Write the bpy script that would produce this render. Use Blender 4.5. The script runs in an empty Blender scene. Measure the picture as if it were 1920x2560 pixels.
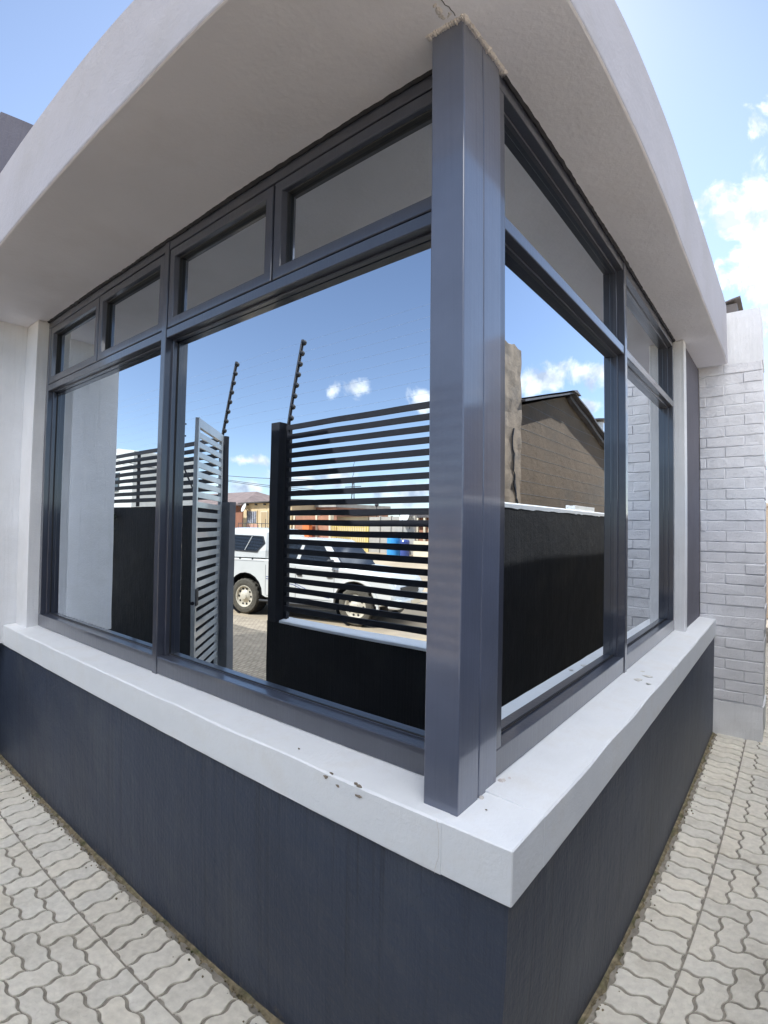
import bpy, bmesh, math, random
from mathutils import Vector, Matrix, noise
random.seed(11)
SC = bpy.context.scene
COL = SC.collection
R = math.radians

# ------------------------------------------------------------------ camera
CX, CY, CZ = 0.51602, -1.14762, 1.76375
YAW, PITCH, ROLL = 0.677299, 0.028973, 0.015533
K = [0.755148, 0.086223, -0.271322, 0.102556]
cam = bpy.data.cameras.new('camera'); camo = bpy.data.objects.new('camera', cam); COL.objects.link(camo)
cam.type = 'PANO'; cam.panorama_type = 'FISHEYE_LENS_POLYNOMIAL'; cam.fisheye_fov = R(170)
cam.sensor_fit = 'VERTICAL'; cam.sensor_width = 27; cam.sensor_height = 36
cam.clip_start = 0.01; cam.clip_end = 3000
cam.fisheye_polynomial_k0 = 0
_s = 36 / 2560
for i in range(4): setattr(cam, 'fisheye_polynomial_k%d' % (i + 1), -K[i] / (1000 * _s) ** (i + 1))
fw = Vector((-math.sin(YAW) * math.cos(PITCH), math.cos(YAW) * math.cos(PITCH), math.sin(PITCH)))
r0 = Vector((math.cos(YAW), math.sin(YAW), 0)); u0 = r0.cross(fw)
rr = math.cos(ROLL) * r0 + math.sin(ROLL) * u0; uu = -math.sin(ROLL) * r0 + math.cos(ROLL) * u0
camo.matrix_world = Matrix(((rr.x, uu.x, -fw.x, CX), (rr.y, uu.y, -fw.y, CY), (rr.z, uu.z, -fw.z, CZ), (0, 0, 0, 1)))
SC.camera = camo

# ------------------------------------------------------------------ sky, clouds, sun
SUN_EL, SUN_AZ = 48.0, -25.0          # azimuth from +Y towards +X
W = bpy.data.worlds.new('World'); SC.world = W; W.use_nodes = True
nt = W.node_tree; N = nt.nodes; LK = nt.links; N.clear()
def nd(t, **kw):
    n = N.new(t)
    for k, v in kw.items(): setattr(n, k, v)
    return n
sky = nd('ShaderNodeTexSky'); sky.sky_type = 'NISHITA'; sky.sun_disc = False
sky.sun_elevation = R(SUN_EL); sky.sun_rotation = R(SUN_AZ); sky.altitude = 1500; sky.air_density = 1.0; sky.dust_density = 0.45; sky.ozone_density = 1.2
bg = nd('ShaderNodeBackground'); bg.inputs[1].default_value = 0.11
wo = nd('ShaderNodeOutputWorld'); tc = nd('ShaderNodeTexCoord')
def wdir(az, el): return (math.sin(R(az)) * math.cos(R(el)), math.cos(R(az)) * math.cos(R(el)), math.sin(R(el)))
blobs = [(17.3, 16.3, 4.6, 1.7), (22.5, 15.6, 4.2, 1.6), (12.5, 12.5, 3, 1.0), (17.2, 12.6, 1.6, .8),
         (2.0, 28.6, 7.0, 3.2), (0, 22.5, 5.9, 2.8), (3.5, 25.2, 5.8, 2.9), (4.5, 35.0, 3.9, 1.7), (8, 18.5, 8, 2.6),
         (-135.4, 14.8, .8, 1.0), (-137.9, 15.0, 1.25, 1.1), (-145.6, 14.1, 1.7, 1.3),
         (-127, 6.9, 1.9, .5), (-126.5, 4.0, 4.0, .9), (-135, 5.0, 7.0, 1.0), (-146, 4.0, 8.0, 1.4), (-112, 3.5, 9, 1.6),
         (-60, 9, 14, 3)]
fill_bank = [(150, 50, 24, 17), (172, 36, 13, 10), (128, 26, 14, 9), (100, 30, 9, 6), (130, 80, 28, 22)]  # unseen bright clouds behind the camera, added to fill the shaded walls
def cloudmask(blobs):
  mn = None
  for az, el, ra, re in blobs:
      d = Vector(wdir(az, el)); right = Vector((math.cos(R(az)), -math.sin(R(az)), 0)); upv = right.cross(d)
      sub = nd('ShaderNodeVectorMath', operation='SUBTRACT'); LK.new(tc.outputs['Generated'], sub.inputs[0]); sub.inputs[1].default_value = d
      comps = []
      for ax, rad in ((right, R(ra)), (upv, R(re)), (d, 1.0)):
          dt = nd('ShaderNodeVectorMath', operation='DOT_PRODUCT'); LK.new(sub.outputs[0], dt.inputs[0]); dt.inputs[1].default_value = tuple(ax / rad)
          comps.append(dt)
      cb = nd('ShaderNodeCombineXYZ')
      for i in range(2): LK.new(comps[i].outputs['Value'], cb.inputs[i])
      mu = nd('ShaderNodeMath', operation='MULTIPLY'); LK.new(comps[2].outputs['Value'], mu.inputs[0]); mu.inputs[1].default_value = 3
      LK.new(mu.outputs[0], cb.inputs[2])
      ln = nd('ShaderNodeVectorMath', operation='LENGTH'); LK.new(cb.outputs[0], ln.inputs[0])
      if mn is None: mn = ln.outputs['Value']
      else:
          m2 = nd('ShaderNodeMath', operation='SMOOTH_MIN'); m2.inputs[2].default_value = .25
          LK.new(mn, m2.inputs[0]); LK.new(ln.outputs['Value'], m2.inputs[1]); mn = m2.outputs[0]
  return mn
mn, mnb = cloudmask(blobs), cloudmask(fill_bank)
nz = nd('ShaderNodeTexNoise'); nz.inputs['Scale'].default_value = 17; nz.inputs['Detail'].default_value = 9; nz.inputs['Roughness'].default_value = .62; nz.inputs['Distortion'].default_value = .35
LK.new(tc.outputs['Generated'], nz.inputs['Vector'])
nm = nd('ShaderNodeMath', operation='MULTIPLY_ADD'); LK.new(nz.outputs['Fac'], nm.inputs[0]); nm.inputs[1].default_value = -4.2; nm.inputs[2].default_value = 2.1
def edge(mn, lo, hi, top):
    ad = nd('ShaderNodeMath', operation='ADD'); LK.new(mn, ad.inputs[0]); LK.new(nm.outputs[0], ad.inputs[1])
    mr = nd('ShaderNodeMapRange', interpolation_type='SMOOTHSTEP'); LK.new(ad.outputs[0], mr.inputs[0])
    mr.inputs[1].default_value = hi; mr.inputs[2].default_value = lo; mr.inputs[3].default_value = 0; mr.inputs[4].default_value = top
    return mr
mr, mrb = edge(mn, .25, 1.15, .95), edge(mnb, .5, 1.15, .95)
# soft inner modelling of the cloud
nz2 = nd('ShaderNodeTexNoise'); nz2.inputs['Scale'].default_value = 26; nz2.inputs['Detail'].default_value = 5
mp = nd('ShaderNodeMapping'); mp.inputs['Location'].default_value = (.3, .1, .05); LK.new(tc.outputs['Generated'], mp.inputs[0]); LK.new(mp.outputs[0], nz2.inputs['Vector'])
cr = nd('ShaderNodeValToRGB'); cr.color_ramp.elements[0].position = .38; cr.color_ramp.elements[0].color = (3.9, 4.3, 5.0, 1); cr.color_ramp.elements[1].position = .6; cr.color_ramp.elements[1].color = (8.2, 8.1, 7.9, 1)
LK.new(nz2.outputs['Fac'], cr.inputs[0])
mx = nd('ShaderNodeMix', data_type='RGBA'); hs = nd('ShaderNodeHueSaturation'); hs.inputs['Saturation'].default_value = .88; hs.inputs['Value'].default_value = 1.10; LK.new(sky.outputs[0], hs.inputs['Color'])
LK.new(mr.outputs[0], mx.inputs[0]); LK.new(hs.outputs[0], mx.inputs[6]); LK.new(cr.outputs[0], mx.inputs[7])
mx2 = nd('ShaderNodeMix', data_type='RGBA'); LK.new(mrb.outputs[0], mx2.inputs[0]); LK.new(mx.outputs[2], mx2.inputs[6]); mx2.inputs[7].default_value = (27.5, 27, 26.6, 1)
LK.new(mx2.outputs[2], bg.inputs[0]); LK.new(bg.outputs[0], wo.inputs[0])
sl = bpy.data.lights.new('sun', 'SUN'); sl.energy = 4.2; sl.angle = R(.5); sl.color = (1, .94, .86)
so = bpy.data.objects.new('sun', sl); COL.objects.link(so)
so.rotation_euler = (Vector(wdir(SUN_AZ, SUN_EL))).to_track_quat('Z', 'Y').to_euler()
so.location = (-6, 8, 12)
SC.view_settings.view_transform = 'Standard'; SC.view_settings.look = 'None'; SC.view_settings.gamma = 1
SC.view_settings.exposure = 1.1
SC.render.engine = 'CYCLES'
SC.cycles.max_bounces = 12; SC.cycles.diffuse_bounces = 6; SC.cycles.glossy_bounces = 8
SC.cycles.use_denoising = True; SC.cycles.caustics_reflective = False
SC.cycles.use_adaptive_sampling = True; SC.cycles.adaptive_threshold = .008

# ------------------------------------------------------------------ materials
def srgb(r, g, b):
    f = lambda c: (c / 255 / 12.92) if c / 255 <= .04045 else ((c / 255 + .055) / 1.055) ** 2.4
    return (f(r), f(g), f(b), 1)
def mat(name, col, rough=.6, var=.08, scale=6, bump=0, bscale=60, streak=0, coat=0, metal=0, spec=.5, col2=None, mixscale=3, mixamt=.5, attr=False, sfreq=62, sbump=1.6):
    m = bpy.data.materials.new(name); m.use_nodes = True
    t = m.node_tree; n = t.nodes; L = t.links; b = n['Principled BSDF']
    b.inputs['Roughness'].default_value = rough; b.inputs['Metallic'].default_value = metal
    b.inputs['Specular IOR Level'].default_value = spec; b.inputs['Coat Weight'].default_value = coat; b.inputs['Coat Roughness'].default_value = .09
    c = n.new('ShaderNodeTexCoord')
    nz = n.new('ShaderNodeTexNoise'); nz.inputs['Scale'].default_value = scale; nz.inputs['Detail'].default_value = 6
    L.new(c.outputs['Object'], nz.inputs['Vector'])
    rp = n.new('ShaderNodeMapRange'); rp.inputs[1].default_value = .3; rp.inputs[2].default_value = .7
    rp.inputs[3].default_value = 1 - var; rp.inputs[4].default_value = 1 + var; L.new(nz.outputs['Fac'], rp.inputs[0])
    base = None
    if col2:
        n3 = n.new('ShaderNodeTexNoise'); n3.inputs['Scale'].default_value = mixscale; n3.inputs['Detail'].default_value = 7; n3.inputs['Roughness'].default_value = .65
        L.new(c.outputs['Object'], n3.inputs['Vector'])
        r3 = n.new('ShaderNodeMapRange'); r3.inputs[1].default_value = .5; r3.inputs[2].default_value = .68; r3.inputs[4].default_value = mixamt
        L.new(n3.outputs['Fac'], r3.inputs[0])
        mm = n.new('ShaderNodeMix'); mm.data_type = 'RGBA'; L.new(r3.outputs[0], mm.inputs[0]); mm.inputs[6].default_value = col; mm.inputs[7].default_value = col2
        base = mm.outputs[2]
    fac = rp.outputs[0]
    if streak:
        mp = n.new('ShaderNodeMapping'); mp.inputs['Scale'].default_value = (sfreq, sfreq, sfreq * .016); L.new(c.outputs['Object'], mp.inputs[0])
        n2 = n.new('ShaderNodeTexNoise'); n2.inputs['Scale'].default_value = 1; n2.inputs['Detail'].default_value = 5; n2.inputs['Roughness'].default_value = .6; L.new(mp.outputs[0], n2.inputs['Vector'])
        r2 = n.new('ShaderNodeMapRange'); r2.inputs[1].default_value = .30; r2.inputs[2].default_value = .45; r2.inputs[3].default_value = 1 - streak; r2.inputs[4].default_value = 1
        L.new(n2.outputs['Fac'], r2.inputs[0])
        mu = n.new('ShaderNodeMath'); mu.operation = 'MULTIPLY'; L.new(fac, mu.inputs[0]); L.new(r2.outputs[0], mu.inputs[1]); fac = mu.outputs[0]
    if attr:
        at = n.new('ShaderNodeVertexColor'); at.layer_name = 'tint'
        mu = n.new('ShaderNodeMix'); mu.data_type = 'RGBA'; mu.blend_type = 'MULTIPLY'; mu.inputs[0].default_value = 1
        if base: L.new(base, mu.inputs[6])
        else: mu.inputs[6].default_value = col
        L.new(at.outputs[0], mu.inputs[7]); base = mu.outputs[2]
    vm = n.new('ShaderNodeVectorMath'); vm.operation = 'SCALE'
    if base: L.new(base, vm.inputs[0])
    else: vm.inputs[0].default_value = col[:3]
    L.new(fac, vm.inputs['Scale']); L.new(vm.outputs[0], b.inputs['Base Color'])
    if bump:
        nb = n.new('ShaderNodeTexNoise'); nb.inputs['Scale'].default_value = bscale; nb.inputs['Detail'].default_value = 8; nb.inputs['Roughness'].default_value = .6
        L.new(c.outputs['Object'], nb.inputs['Vector'])
        h = nb.outputs['Fac']
        nb2 = n.new('ShaderNodeTexNoise'); nb2.inputs['Scale'].default_value = bscale * .12; nb2.inputs['Detail'].default_value = 3; L.new(c.outputs['Object'], nb2.inputs['Vector'])
        a = n.new('ShaderNodeMath'); a.operation = 'MULTIPLY_ADD'; L.new(nb2.outputs['Fac'], a.inputs[0]); a.inputs[1].default_value = 2.2; L.new(h, a.inputs[2]); h = a.outputs[0]
        if streak:
            a = n.new('ShaderNodeMath'); a.operation = 'MULTIPLY_ADD'; L.new(n2.outputs['Fac'], a.inputs[0]); a.inputs[1].default_value = sbump; L.new(h, a.inputs[2]); h = a.outputs[0]
        bp = n.new('ShaderNodeBump'); bp.inputs['Strength'].default_value = bump; bp.inputs['Distance'].default_value = .006
        L.new(h, bp.inputs['Height']); L.new(bp.outputs[0], b.inputs['Normal'])
    return m
WHITE = mat('white_wall_paint', (.72, .735, .77, 1), .7, .05, 3, .35, 90, streak=.05, col2=(.62, .62, .62, 1), mixscale=2.2, mixamt=.35)
SILLW = mat('white_sill_paint', (.74, .775, .82, 1), .6, .04, 5, .3, 70, col2=(.6, .59, .57, 1), mixscale=5, mixamt=.35)
SOFF = mat('soffit_paint', (.74, .735, .78, 1), .85, .05, 1.6, .28, 50, col2=(.66, .64, .66, 1), mixscale=1.5, mixamt=.5)
FASC = mat('fascia_paint', (.37, .37, .415, 1), .75, .05, 2, .5, 60, col2=(.33, .325, .34, 1), mixscale=1.8, mixamt=.5)
CHAR = mat('charcoal_wall_paint', (.033, .046, .078, 1), .5, .14, 1.3, .8, 55, streak=.36, col2=(.058, .070, .096, 1), mixscale=2.4, mixamt=.7, sfreq=48, sbump=.9)
def splash(m, col, z0, z1):
    # dried mud splashes low on a painted wall
    t = m.node_tree; b = t.nodes['Principled BSDF']; old = b.inputs['Base Color'].links[0].from_socket
    c = t.nodes.new('ShaderNodeTexCoord'); sp = t.nodes.new('ShaderNodeSeparateXYZ'); t.links.new(c.outputs['Object'], sp.inputs[0])
    r = t.nodes.new('ShaderNodeMapRange'); r.inputs[1].default_value = z0; r.inputs[2].default_value = z1; r.inputs[3].default_value = .50; r.inputs[4].default_value = .78
    t.links.new(sp.outputs[2], r.inputs[0])
    nz = t.nodes.new('ShaderNodeTexNoise'); nz.inputs['Scale'].default_value = 26; nz.inputs['Detail'].default_value = 9; nz.inputs['Roughness'].default_value = .75; t.links.new(c.outputs['Object'], nz.inputs['Vector'])
    sb = t.nodes.new('ShaderNodeMath'); sb.operation = 'SUBTRACT'; t.links.new(nz.outputs['Fac'], sb.inputs[0]); t.links.new(r.outputs[0], sb.inputs[1])
    q = t.nodes.new('ShaderNodeMapRange'); q.inputs[1].default_value = 0; q.inputs[2].default_value = .12; q.inputs[4].default_value = .55; t.links.new(sb.outputs[0], q.inputs[0])
    mx_ = t.nodes.new('ShaderNodeMix'); mx_.data_type = 'RGBA'; t.links.new(q.outputs[0], mx_.inputs[0]); t.links.new(old, mx_.inputs[6]); mx_.inputs[7].default_value = col
    t.links.new(mx_.outputs[2], b.inputs['Base Color'])
splash(CHAR, (.17, .15, .12, 1), .0, .22)
BLACKW = mat('black_wall_paint', (.009, .0095, .012, 1), .7, .3, 3, .8, 50, streak=.45, col2=(.024, .023, .021, 1), mixscale=2, mixamt=.6, spec=.25)
DGREY = mat('dark_grey_wall_paint', (.11, .108, .135, 1), .7, .1, 3, .5, 60, streak=.1)
POSTP = mat('post_enamel_sky_tint', (.095, .113, .168, 1), .28, .10, 5, .12, 30, coat=1.0, spec=.6, streak=.05)  # lighter and bluer than the frames: reflected sky put into the base colour
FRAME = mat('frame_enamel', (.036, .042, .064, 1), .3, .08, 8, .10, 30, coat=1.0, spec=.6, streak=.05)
FENCEP = mat('fence_enamel', (.018, .019, .025, 1), .55, .1, 8, .08, 40, spec=.25)
GATEP = mat('gate_enamel', (.38, .40, .41, 1), .3, .12, 6, .05, 40, coat=.4, spec=.8)
SEAL = mat('rubber_seal', (.012, .012, .014, 1), .6)
PAVER = mat('concrete_paver', (.71, .685, .615, 1), .85, .1, 30, .6, 260, attr=True, col2=(.54, .51, .44, 1), mixscale=2.6, mixamt=.7)
JOINT = mat('joint_sand', (.27, .25, .215, 1), .95, .3, 25, .8, 200)
DIRT = mat('dirt_and_moss', (.22, .185, .12, 1), .95, .5, 30, .9, 200, col2=(.05, .065, .02, 1), mixscale=7, mixamt=1)
MORT = mat('rough_mortar', (.64, .61, .60, 1), .9, .15, 20, .9, 150)
GREYC = mat('grey_concrete', (.11, .115, .13, 1), .8, .15, 4, .7, 70, streak=.15)
BLOCKC = mat('cement_block_wall', (.165, .115, .070, 1), .9, .12, 1.5, .8, 60, col2=(.11, .088, .064, 1), mixscale=1.0, mixamt=.7)
ROUGHC = mat('rough_concrete', (.34, .265, .19, 1), .95, .2, 5, 1.0, 30, col2=(.2, .17, .14, 1), mixscale=3.5, mixamt=.8)
SHEET = mat('roof_sheet', (.12, .105, .10, 1), .55, .2, 6, .2, 40, metal=.2)
CARW = mat('car_white_paint', (.78, .77, .72, 1), .22, .03, 3, coat=.6)
CARG = mat('car_glass', (.02, .024, .03, 1), .06, .1, 3, spec=.8)
TRIM = mat('black_trim', (.018, .018, .02, 1), .45)
TYRE = mat('tyre_rubber', (.10, .088, .066, 1), .85, .2, 14, .5, 90)
RIM = mat('painted_rim', (.66, .6, .48, 1), .4, .1, 8)
CHROME = mat('chrome', (.75, .76, .78, 1), .12, .02, 3, metal=1)
LAMP = mat('lamp_lens', (.75, .78, .8, 1), .08, .05, 20, spec=1)
BLUEP = mat('blue_stripe', (.04, .07, .25, 1), .3)
ORANGEL = mat('amber_lens', (.7, .25, .03, 1), .2)
INSUL = mat('insulator_plastic', (.02, .02, .022, 1), .35)
WIRE = mat('fence_wire', (.5, .54, .6, 1), .4, metal=.6)
YELW = mat('yellow_house_wall', (.66, .5, .29, 1), .8, .06, 3, .3, 60)
BROWNW = mat('brown_brick_wall', (.33, .145, .085, 1), .85, .18, 2, .4, 60)
ROOFT = mat('brown_roof', (.22, .16, .14, 1), .8, .2, 2)
BRICKR = mat('red_brick_wall', (.42, .2, .12, 1), .85, .2, 3, .4, 60)
CREAM = mat('cream_paint', (.72, .62, .45, 1), .75, .08, 3)
PRECAST = mat('precast_wall', (.42, .385, .33, 1), .9, .14, 3, .5, 40)
PALY = mat('yellow_palisade', (.72, .55, .2, 1), .6)
DISHW = mat('dish_white', (.8, .8, .78, 1), .4)
BLUEB = mat('blue_plastic', (.04, .3, .65, 1), .4)
STEEL = mat('weathered_steel', (.07, .07, .075, 1), .6)
CURT = mat('window_curtain', (.3, .3, .33, 1), .6, .5, 9)
WOOD = mat('tan_door', (.5, .36, .2, 1), .6)
BEIGE = mat('beige_wall', (.6, .52, .42, 1), .8, .08, 3, .3, 50)
LEAF = mat('leaf_green', (.06, .1, .03, 1), .6, .4, 30)
ORANGEP = mat('orange_plastic', (.7, .2, .06, 1), .6)
# mirror-coated window glass: metallic coating with a faint float-glass wave
GLASS = bpy.data.materials.new('mirror_glass'); GLASS.use_nodes = True
t = GLASS.node_tree; b = t.nodes['Principled BSDF']
b.inputs['Base Color'].default_value = (.56, .63, .71, 1); b.inputs['Metallic'].default_value = 1; b.inputs['Roughness'].default_value = 0.0
c = t.nodes.new('ShaderNodeTexCoord'); nn = t.nodes.new('ShaderNodeTexNoise'); nn.inputs['Scale'].default_value = 2.2; nn.inputs['Detail'].default_value = 1
bp = t.nodes.new('ShaderNodeBump'); bp.inputs['Strength'].default_value = .05; bp.inputs['Distance'].default_value = .01
t.links.new(c.outputs['Object'], nn.inputs['Vector']); t.links.new(nn.outputs['Fac'], bp.inputs['Height']); t.links.new(bp.outputs[0], b.inputs['Normal'])

# ------------------------------------------------------------------ mesh helpers
class MB:
    def __init__(s, T=None): s.bm = bmesh.new(); s.T = T; s.tints = []
    def _map(s, p):
        p = Vector(p); return s.T @ p if isinstance(s.T, Matrix) else (Vector(s.T(*p)) if s.T else p)
    def poly(s, pts, faces, bev=0, seg=1):
        b2 = bmesh.new(); vs = [b2.verts.new(p) for p in pts]
        for f in faces:
            try: b2.faces.new([vs[i] for i in f])
            except ValueError: pass
        if bev:
            bmesh.ops.bevel(b2, geom=list(b2.edges), offset=bev, segments=seg, affect='EDGES', profile=.5, clamp_overlap=True)
        base = {}
        for v in b2.verts: base[v] = s.bm.verts.new(s._map(v.co))
        for f in b2.faces:
            try: s.bm.faces.new([base[v] for v in f.verts])
            except ValueError: pass
        b2.free()
    def box(s, x0, x1, y0, y1, z0, z1, bev=0, seg=1):
        P = [(x0, y0, z0), (x1, y0, z0), (x1, y1, z0), (x0, y1, z0), (x0, y0, z1), (x1, y0, z1), (x1, y1, z1), (x0, y1, z1)]
        s.poly(P, [(0, 3, 2, 1), (4, 5, 6, 7), (0, 1, 5, 4), (1, 2, 6, 5), (2, 3, 7, 6), (3, 0, 4, 7)], bev, seg)
    def prism(s, pts, axis, a0, a1, bev=0):
        n = len(pts)
        def mk(p, a): return {'x': (a, p[0], p[1]), 'y': (p[0], a, p[1]), 'z': (p[0], p[1], a)}[axis]
        P = [mk(p, a0) for p in pts] + [mk(p, a1) for p in pts]
        F = [tuple(range(n))[::-1], tuple(range(n, 2 * n))] + [(i, (i + 1) % n, n + (i + 1) % n, n + i) for i in range(n)]
        s.poly(P, F, bev)
    def rings(s, rings, cap=True, closed=True):
        vs = [[s.bm.verts.new(s._map(p)) for p in r] for r in rings]; n = len(rings[0])
        for a, b in zip(vs[:-1], vs[1:]):
            for i in range(n if closed else n - 1):
                try: s.bm.faces.new((a[i], a[(i + 1) % n], b[(i + 1) % n], b[i]))
                except ValueError: pass
        if cap:
            for r in (vs[0][::-1], vs[-1]):
                try: s.bm.faces.new(r)
                except ValueError: pass
    def tube(s, pts, r, n=8):
        pts = [Vector(p) for p in pts]; rg = []
        for i, p in enumerate(pts):
            d = (pts[min(i + 1, len(pts) - 1)] - pts[max(i - 1, 0)]).normalized()
            a = d.cross(Vector((0, 0, 1))) if abs(d.z) < .95 else d.cross(Vector((1, 0, 0)))
            a.normalize(); bb = d.cross(a); q = r[i] if isinstance(r, (list, tuple)) else r
            rg.append([p + q * (math.cos(2 * math.pi * k / n) * a + math.sin(2 * math.pi * k / n) * bb) for k in range(n)])
        s.rings(rg)
    def lathe(s, c, axis, prof, n=24, cap=True):   # prof: (dist along axis, radius)
        c = Vector(c); axis = Vector(axis).normalized(); a = axis.cross(Vector((0, 0, 1))) if abs(axis.z) < .9 else axis.cross(Vector((1, 0, 0)))
        a.normalize(); b_ = axis.cross(a)
        s.rings([[c + axis * d + r * (math.cos(2 * math.pi * k / n) * a + math.sin(2 * math.pi * k / n) * b_) for k in range(n)] for d, r in prof], cap=cap)
    def islands(s):
        seen = set(); out = []
        for v in s.bm.verts:
            if v in seen: continue
            st = [v]; comp = []; seen.add(v)
            while st:
                q = st.pop(); comp.append(q)
                for e in q.link_edges:
                    w = e.other_vert(q)
                    if w not in seen: seen.add(w); st.append(w)
            out.append(comp)
        return out
    def build(s, name, m, parent=None, split=False, **kw):
        if not split: return s._build(name, m, parent, **kw)
        comps = s.islands(); objs = []
        for comp in comps:
            q = MB(); mp = {v: q.bm.verts.new(v.co) for v in comp}
            for f in {f for v in comp for f in v.link_faces}: q.bm.faces.new([mp[v] for v in f.verts])
            objs.append(q._build(name, m, parent, **kw))
        s.bm.free(); return objs
    def _build(s, name, m, parent=None, smooth=False, jit=0, jscale=4, label=None, loc=None):
        bmesh.ops.recalc_face_normals(s.bm, faces=s.bm.faces)
        if jit:
            for v in s.bm.verts: v.co += Vector(noise.noise_vector(v.co * jscale)) * jit
        me = bpy.data.meshes.new(name); s.bm.to_mesh(me); s.bm.free()
        if smooth: me.polygons.foreach_set('use_smooth', [True] * len(me.polygons))
        me.materials.append(m)
        o = bpy.data.objects.new(name, me); COL.objects.link(o)
        if parent: o.parent = parent; o.matrix_parent_inverse = parent_inv(parent)
        if label: o['label'] = label
        return o
def parent_inv(p):
    return Matrix.LocRotScale(p.location, p.rotation_euler, None).inverted() if p.parent is None else Matrix.Identity(4)
def tag(o, label=None, cat=None, group=None, kind=None):
    if label: o['label'] = label
    if cat: o['category'] = cat
    if group: o['group'] = group
    if kind: o['kind'] = kind
    return o
def thing(name, loc, label, cat, group=None, rz=0):
    o = bpy.data.objects.new(name, None); o.location = loc; o.rotation_euler = (0, 0, rz); o.empty_display_size = .2; COL.objects.link(o)
    return tag(o, label, cat, group)
def sub(name, mb, m, par, **kw):      # sub-part of a part whose own transform is identity
    o = mb.build(name, m, None, **kw)
    for q in (o if isinstance(o, list) else [o]): q.parent = par
    return o
def gridbox(x0, x1, y0, y1, z0, z1, step, T=None):
    """box whose faces are subdivided so the surface can be hand-plastered (jittered)"""
    m = MB(T); b2 = bmesh.new()
    def ax(a, b): n = max(1, int(round((b - a) / step))); return [a + (b - a) * i / n for i in range(n + 1)]
    X, Y, Z = ax(x0, x1), ax(y0, y1), ax(z0, z1); V = {}
    def v(p):
        k = tuple(round(q, 5) for q in p)
        if k not in V: V[k] = m.bm.verts.new(m._map(p))
        return V[k]
    def sheet(A, B, f):
        for i in range(len(A) - 1):
            for j in range(len(B) - 1):
                m.bm.faces.new([v(f(A[i], B[j])), v(f(A[i + 1], B[j])), v(f(A[i + 1], B[j + 1])), v(f(A[i], B[j + 1]))])
    for z in (z0, z1): sheet(X, Y, lambda a, b: (a, b, z))
    for y in (y0, y1): sheet(X, Z, lambda a, b: (a, y, b))
    for x in (x0, x1): sheet(Y, Z, lambda a, b: (x, a, b))
    return m

# ------------------------------------------------------------------ ground
def gz(x, y):
    if y > -8: return -.2
    t_ = min(1, (-8 - y) / 11); return -.2 + .68 * t_
m = MB(); ys = [400, 60, 20, 8, 0, -2.2, -5, -8] + [-8 - i for i in range(1, 12)] + [-24, -40, -80, -200, -500]
xs = [-500, -200, -80, -40, -30, -20, -10, -5, 0, 5, 10, 30, 80, 200, 500]
vs = [[m.bm.verts.new((x, y, gz(x, y))) for x in xs] for y in ys]
for i in range(len(ys) - 1):
    for j in range(len(xs) - 1): m.bm.faces.new((vs[i][j], vs[i + 1][j], vs[i + 1][j + 1], vs[i][j + 1]))
STREET = mat('dusty_street', (.42, .33, .22, 1), .95, .15, .8, .5, 8, col2=(.3, .25, .19, 1), mixscale=.5, mixamt=.8)
tag(m.build('street', STREET, smooth=True), 'sandy sunlit street outside the gate, seen mirrored in the window', kind='structure')
m = MB(); m.box(-14, 6, -5.2, -2.14, -.3, -.196)
PAVM = mat('sidewalk_brick_paving', (.46, .38, .28, 1), .9, .15, 5, .5, 60)
tt = PAVM.node_tree; bb = tt.nodes['Principled BSDF']; lk = bb.inputs['Base Color'].links[0].from_socket
br = tt.nodes.new('ShaderNodeTexBrick'); br.inputs['Scale'].default_value = 4.5; br.inputs['Color1'].default_value = (1, 1, 1, 1); br.inputs['Color2'].default_value = (.78, .78, .78, 1); br.inputs['Mortar'].default_value = (.45, .43, .4, 1); br.inputs['Mortar Size'].default_value = .03
tcc = tt.nodes.new('ShaderNodeTexCoord'); tt.links.new(tcc.outputs['Object'], br.inputs['Vector'])
mm = tt.nodes.new('ShaderNodeMix'); mm.data_type = 'RGBA'; mm.blend_type = 'MULTIPLY'; mm.inputs[0].default_value = 1
tt.links.new(lk, mm.inputs[6]); tt.links.new(br.outputs['Color'], mm.inputs[7]); tt.links.new(mm.outputs[2], bb.inputs['Base Color'])
tag(m.build('pavement', PAVM), 'paved strip outside the gate beside the street', kind='structure')
m = MB(); m.box(-14, 6, -2.12, 16, -.3, -.0065)
tag(m.build('yard_ground', JOINT), 'sandy joint bed beneath the yard pavers', kind='structure')

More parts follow.
